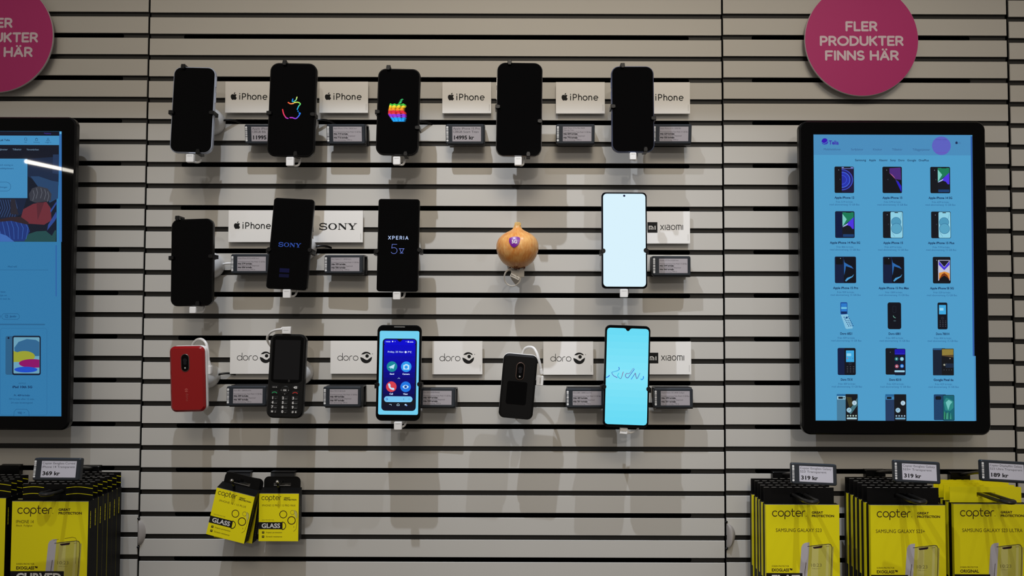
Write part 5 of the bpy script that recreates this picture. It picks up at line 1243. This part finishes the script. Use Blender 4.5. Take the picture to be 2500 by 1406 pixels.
        cv.line([Q(0.545, 0.76), Q(0.53, 0.88), Q(0.525, 1.0)], 0.007, (60, 44, 30)); cv.line([Q(0.82, 0.54), Q(0.86, 0.535)], 0.005, (120, 104, 50))
        cv.text('10:23', Q(0.685, 0)[0], Q(0, 0.812)[1], 0.042, (130, 122, 70), w=0.142); cv.text('Friday, June 11', Q(0.685, 0)[0], Q(0, 0.842)[1], 0.012, (130, 122, 70), w=0.11)
        yb = 0.90 if waves else 0.918
        cv.text('SCREEN PROTECTOR', 0.075, yb - 0.082, 0.021, (120, 106, 20), 'l', w=0.235); cv.text(sub, 0.075, yb - 0.022, 0.038, br, 'l', w=0.031 * len(sub), bold=0.025)
        bw = {'CURVED': 0.70, 'FLAT': 0.49, 'FILM': 0.47}[band]
        cv.rect(0.0, yb, bw, yb + 0.16, (22, 18, 18))
        cv.text(band, 0.075, yb + 0.135, 0.105, (224, 220, 214), 'l', w=bw - 0.11, bold=0.035)
        mb.build('front_print', t, smooth=False)
    return t
def stack(xl, ytop, wpx, n, step, dback, model, sub, band, tab_yellow, waves, side, textx, names, grp, hook_label, d_tip):
    dF = dback + 0.0135 + step * (n - 1)
    k = sc_at(dF); W = wpx * k; T = step - 0.0003 if waves else 0.0135
    tl = unproj(xl, ytop, dF); cx = tl.x + W / 2; z = tl.z
    rs = random.Random(int(xl) + 3)
    for i in range(n):           # 0 = front
        d = dF - step * i
        jx = 0 if i == 0 else rs.uniform(-0.0006, -0.0001) if waves else rs.uniform(-0.001, 0.001); jz = 0 if i == 0 else rs.uniform(-0.0006, 0.0008)
        package(k, W, 0.168, T, model, sub, band, 'black' if waves else 'yellow_side', tab_yellow, textx if i == 0 else None, waves, side if waves else 0,
                names[0] if i == 0 else names[1] if i == n - 1 else ('second', 'third', 'fourth', 'fifth', 'sixth')[i - 1] + ' box from the front in the ' + names[2], (cx + jx, -d, z + jz), (0, 0, 0), grp)
    hook(cx, z + 0.0118, d_tip, hook_label)
    return cx, z + 0.0118, dF
GS = 'screen protector boxes hanging in rows on hooks'
c_, z_, dF = stack(30, 1224, 184.5, 7, 0.0143, 0.0165, 'IPHONE 14', 'EXOGLASS™', 'CURVED', False, True, 1, 0.06,
      ('front yellow and black box of the row at the lower left', 'rearmost box of the row at the lower left, against the slat wall', 'row at the lower left, black sides showing'), GS, 'loop hook carrying the row of boxes at the lower left', 0.135)
arm_label(83, 1119, 193.6, 1172, 0.19, c_ + 0.004, z_ + 0.018, 'price label reading 369 kr above the boxes at lower left', ['Copter Exoglass Curved', 'iPhone 14 Transparent'], '369 kr', 1.0, 3)
stack(-160, 1216, 173, 4, 0.0143, 0.045, 'IPHONE 14', 'EXOGLASS™', 'CURVED', False, True, 1, 0.06,
      ('box cut by the left edge of the photo, yellow front edge showing', 'rearmost box of the row cut by the left edge of the photo', 'row cut by the left edge of the photo'), GS, 'loop hook carrying the boxes cut by the left edge', 0.12)
c_, z_, dF = stack(1869.4, 1231.9, 177.5, 5, 0.0158, 0.020, 'SAMSUNG GALAXY S23', 'EXOGLASS™', 'FLAT', False, False, 0, 0.135,
      ('front yellow box of the row nearest the joint at lower right, black hang tab', 'rearmost box of the five-deep row at lower right', 'five-deep row at lower right, yellow edge showing'), GS, 'loop hook carrying the five-deep row of boxes', 0.142)
arm_label(1934.5, 1132.5, 2041, 1183, 0.19, c_ + 0.002, z_ + 0.018, 'price label reading 319 kr above the five-deep row of boxes', ['Copter Exoglass Galaxy', 'S23 Transparent'], '319 kr', 1.5, -5)
c_, z_, dF = stack(2124.6, 1233.2, 181, 6, 0.0158, 0.020, 'SAMSUNG GALAXY S23+', 'EXOGLASS™', 'FLAT', False, False, 0, 0.07,
      ('front yellow box with black hang tab, second row from the right edge', 'rearmost box of the six-deep row second from the right edge', 'six-deep row second from the right edge'), GS, 'loop hook carrying the six-deep row of boxes', 0.155)
arm_label(2186.5, 1126.5, 2292.5, 1178.5, 0.19, c_ + 0.002, z_ + 0.018, 'price label reading 319 kr above the six-deep row of boxes', ['Copter Exoglass Galaxy', 'S23+ Transparent'], '319 kr', 1.5, -7)
c_, z_, dF = stack(2327.7, 1230.6, 182, 4, 0.0158, 0.030, 'SAMSUNG GALAXY S23 ULTRA', 'ORIGINAL', 'FILM', True, False, 0, 0.11,
      ('front yellow box with yellow hang tab at the right edge', 'rearmost box of the row with yellow hang tabs', 'row with yellow hang tabs at the right edge'), GS, 'loop hook carrying the boxes with yellow hang tabs', 0.142)
arm_label(2400, 1126, 2504.5, 1176.5, 0.19, c_ + 0.002, z_ + 0.018, 'price label reading 189 kr at the right edge', ['Copter Displayfilm Galaxy', 'S23 Ultra Transparent'], '189 kr', 1.8, -8)

# two small lens protector packs
def small_pack(cx, top_y, wpx, d, roll, yaw, model, label, full=True, W=None):
    p = unproj(cx, top_y, d); k = sc_at(d); W = wpx * k; H = W * 1.185; T = 0.018
    t = thing('lens_protector_pack', label, 'box', p, pose(roll, 0, yaw), 'small lens protector packs on hooks')
    mb = MB(); mb.box(-W / 2, W / 2, 0.0, T, -H, 0.0, M_BLKB, front=M_YEL); mb.box(-W / 2, W / 2, -0.0001, 0.0004, 0.0, 0.0004, M_EDGE)
    mb.build('carton', t, smooth=False)
    # sloping shoulder and rounded hang tab with a euro slot
    mb = MB(); s = 0.0065
    mb.raw([(-W / 2, 0.0005, 0.0003), (W / 2, 0.0005, 0.0003), (W / 2, T, s), (-W / 2, T, s), (-W / 2, T, 0), (W / 2, T, 0)], [(0, 1, 2, 3), (3, 2, 5, 4), (0, 3, 4), (1, 5, 2)], M_BLKB)
    mb.build('shoulder', t, smooth=False)
    tw, th = W * 0.93, 0.0245
    mb = MB(); y0, y1 = T - 0.0012, T
    hx, h0, h1 = 0.0145, s + 0.003, s + 0.0075
    tx = tw / 2
    top = [(tx, 0), (tx, th - 0.008)] + arc(tx - 0.008, th - 0.008, 0.008, 0.008, 0, 90, 5)
    for sg in (1, -1):
        O = [(sg * hx, 0)] + [(sg * a, b) for a, b in top] + [(sg * hx, th)]
        O = [(a, b) for a, b in O]
        if sg < 0: O = O[::-1]
        mb.slab(O, y0, y1, 0.0, M_BLKB)
    mb.box(-hx, hx, y0, y1, 0, h0, M_BLKB)
    mb.slab([(-hx, h1), (-0.003, h1), (-0.003, h1 + 0.004), (0.003, h1 + 0.004), (0.003, h1), (hx, h1), (hx, th), (-hx, th)], y0, y1, 0.0, M_BLKB)
    mb.rib([(-hx + 0.001, h0), (hx - 0.001, h0)], 0.0006, y0 - 0.0002, M_EDGE)
    mb.build('hang_tab', t, smooth=False)
    mb = MB()
    for q in range(14):
        z0 = -H * 0.30 - q * H * 0.042; mb.face([(W / 2 + 0.0002, T * 0.4, z0), (W / 2 + 0.0002, T * 0.58, z0), (W / 2 + 0.0002, T * 0.58, z0 - H * 0.026), (W / 2 + 0.0002, T * 0.4, z0 - H * 0.026)], ink((120, 116, 90)))
    mb.build('side_lettering', t, smooth=False)
    if full:
        mb = MB(); cv = Canvas(mb, -0.0001, W, 0.5, 0.0, col=ink); br = (52, 46, 26)
        cv.glyphs('copter', 0.06, 0.155, 0.135, 0.0135, br, w=0.50, gap=0.15)
        for s_, y, w_ in (('GREAT', 0.122, 0.155), ('PROTECTION', 0.168, 0.315)): cv.text(s_, 0.625, y, 0.033, br, 'l', w=w_, bold=0.035)
        cv.text(model, 0.5 if len(model) > 20 else 0.49, 0.315, 0.046, (120, 110, 24), w=0.84 if len(model) > 20 else 0.70)
        cv.text('LENS PROTECTOR', 0.075, 0.668, 0.024, (140, 130, 30), 'l', w=0.31)
        cv.rect(0.0, 0.71, 0.585, 0.885, (20, 18, 18)); cv.text('GLASS', 0.075, 0.852, 0.105, (226, 224, 222), 'l', w=0.465, bold=0.03)
        dk = (50, 22, 26)
        cv.mb.ring(*cv.fn(0.615, 0.515), 0.080 * W, 0.097 * W, cv._y(), ink(dk), n=36)
        cv.mb.ring(*cv.fn(0.825, 0.665), 0.085 * W, 0.104 * W, cv._y(), ink(dk), n=36)
        cv.poly([(0.585, 0.70)] + [(a, -b) for a, b in arc(0.592, -0.80, 0.098, 0.103, 90, -90, 14)] + [(0.585, 0.90)], (26, 20, 20)); cv.poly([(0.60, 0.72)] + [(a, -b) for a, b in arc(0.598, -0.80, 0.075, 0.082, 88, -88, 12)] + [(0.60, 0.88)], M_YEL)
        cv.poly([(0.88, 0.41), (0.93, 0.43), (0.965, 0.49), (0.965, 0.60), (0.93, 0.60), (0.90, 0.52)], (212, 204, 110)); cv.mb.ring(*cv.fn(0.845, 0.465), 0.048 * W, 0.056 * W, cv._y(), ink((150, 140, 60)), n=30)
        cv.line([(0.90, 0.415), (0.945, 0.44), (0.968, 0.50), (0.962, 0.74), (0.94, 0.88), (0.88, 0.94)], 0.007, (110, 100, 30)); cv.line([(0.885, 0.815), (0.885, 0.835)], 0.01, (120, 60, 30))
        for y, s_ in ((0.965, 'Impact protection'), (1.07, 'Scratch resistance')):
            cv.rr(0.085, y - 0.028, 0.145, y + 0.028, 0.012, br); cv.rect(0.095, y - 0.010, 0.135, y - 0.002, M_YEL)
            cv.text(s_, 0.19, y + 0.016, 0.036, (80, 72, 24), 'l', w=0.40)
        mb.build('front_print', t, smooth=False)
    return t
small_pack(575.5, 1201.5, 97, 0.074, 12.7, -4, 'IPHONE 15 / 15 PLUS', 'tilted yellow lens protector pack, left of the two small packs')
small_pack(585.5, 1204.5, 96, 0.050, 8.0, -4, 'IPHONE 15 / 15 PLUS', 'black-tabbed pack hidden behind the tilted yellow pack', full=True)
small_pack(681.2, 1205, 96, 0.058, 0.2, 0, 'IPHONE 15 PRO / 15 PRO MAX', 'upright yellow lens protector pack, right of the two small packs')
def pin_hook(px, d_tip, zpx, label, ent):
    p0 = unproj(px, 1159.5, 0.006)
    t = thing('pin_hook', label, 'hook', (p0.x, 0, p0.z), group='single prong hooks in the slat wall')
    k = sc_at(0)
    mb = MB(); mb.box(-28.5 * k, 28.5 * k, -0.012, -0.0098, -0.012, 0.006, M_HOLD); mb.box(-28.5 * k, 28.5 * k, -0.012, 0.0035, 0.0045, 0.0066, M_HOLD); mb.build('bracket', t, smooth=False)
    tip = unproj(*zpx, d_tip) - t.location
    e0, e1 = unproj(ent[0], ent[1], ent[2]) - t.location, unproj(ent[0] - 1.5, ent[1] - 1, d_tip - 0.006) - t.location
    mb = MB(); mb.tube(smooth_path([(0, -0.011, -0.008), (e0.x * 0.5, -0.03, e0.z * 0.8), tuple(e0), tuple(e1), (tip.x, tip.y, tip.z)]), 0.0019, M_BLACK, 10); mb.build('prong', t)
    mb = MB(); mb.lathe([(0.0001, 0.0028), (0.0020, 0.0019), (0.0028, 0), (0.0020, -0.0019), (0.0001, -0.0028)], 0, 0, M_STEEL, 16, caps=False)
    o = mb.build('prong_tip', t); o.location = tip
pin_hook(585, 0.088, (566, 1173), 'single prong hook with bright tip holding the tilted yellow pack', (572, 1185, 0.056))
pin_hook(692.5, 0.075, (677, 1176), 'single prong hook with bright tip holding the upright yellow pack', (681, 1188, 0.044))

# pale half-round bumpers at the joints
def bumper(px, y0, y1, wpx, dep, label):
    p = unproj(px, (y0 + y1) / 2, 0.0); k = sc_at(0.01)
    t = thing('joint_bumper', label, 'bumper', (p.x, 0, p.z), group='pale half-round bumpers on the wall joints')
    h = (y1 - y0) / 2 * k; w_ = wpx * k; mb = MB(); n, m_ = 20, 8; V, Fs = [], []
    for i in range(n + 1):
        a = PI * i / n - PI / 2; c = max(0.0, math.cos(a))
        for j in range(m_ + 1):
            q = j / m_; V.append((w_ * c * q, -(0.004 * (1 - q) + dep * math.sin(PI * q ** 0.8)) * c ** 0.6, h * math.sin(a)))
    for i in range(n):
        for j in range(m_): Fs.append((i * (m_ + 1) + j, (i + 1) * (m_ + 1) + j, (i + 1) * (m_ + 1) + j + 1, i * (m_ + 1) + j + 1))
    mb.raw(V, Fs, mat('pale_rubber', (170, 164, 160), 0.6)); 
    mb.build('cap', t)
    mb = MB()
    for z in (h + 0.003, -h - 0.003): mb.lathe([(0.0022, 0.0), (0.0022, -0.0025), (0.0012, -0.0035)], 0, z, M_BLACK, 12)
    mb.build('screw', t)
bumper(1773, 1278, 1334, 22, 0.014, 'pale half-round bumper at the joint left of the lower right boxes')
bumper(339, 1270, 1330, 17, 0.005, 'pale half-round bumper at the joint right of the lower left boxes')

# the ceiling strip lamp that the left display mirrors
lm = bpy.data.materials.new('lamp_tube'); lm.use_nodes = True
b = lm.node_tree.nodes['Principled BSDF']; b.inputs['Emission Color'].default_value = (1, 0.93, 0.82, 1); b.inputs['Emission Strength'].default_value = 55.0
def mirror(u, v, s, d=0.062):
    p = unproj(u, v, d); dr = (p - Vector((0, -DIST, CAM_Z))).normalized(); dr.y = -dr.y
    return p + dr * s
a, b_ = mirror(64, 394, 3.2), mirror(181, 419, 3.0)
mb = MB(); mb.tube([a, b_], [0.0105, 0.0080], lm, 14); o = mb.build('strip_lamp'); tag(o, 'bright ceiling strip lamp mirrored in the left display', 'lamp')
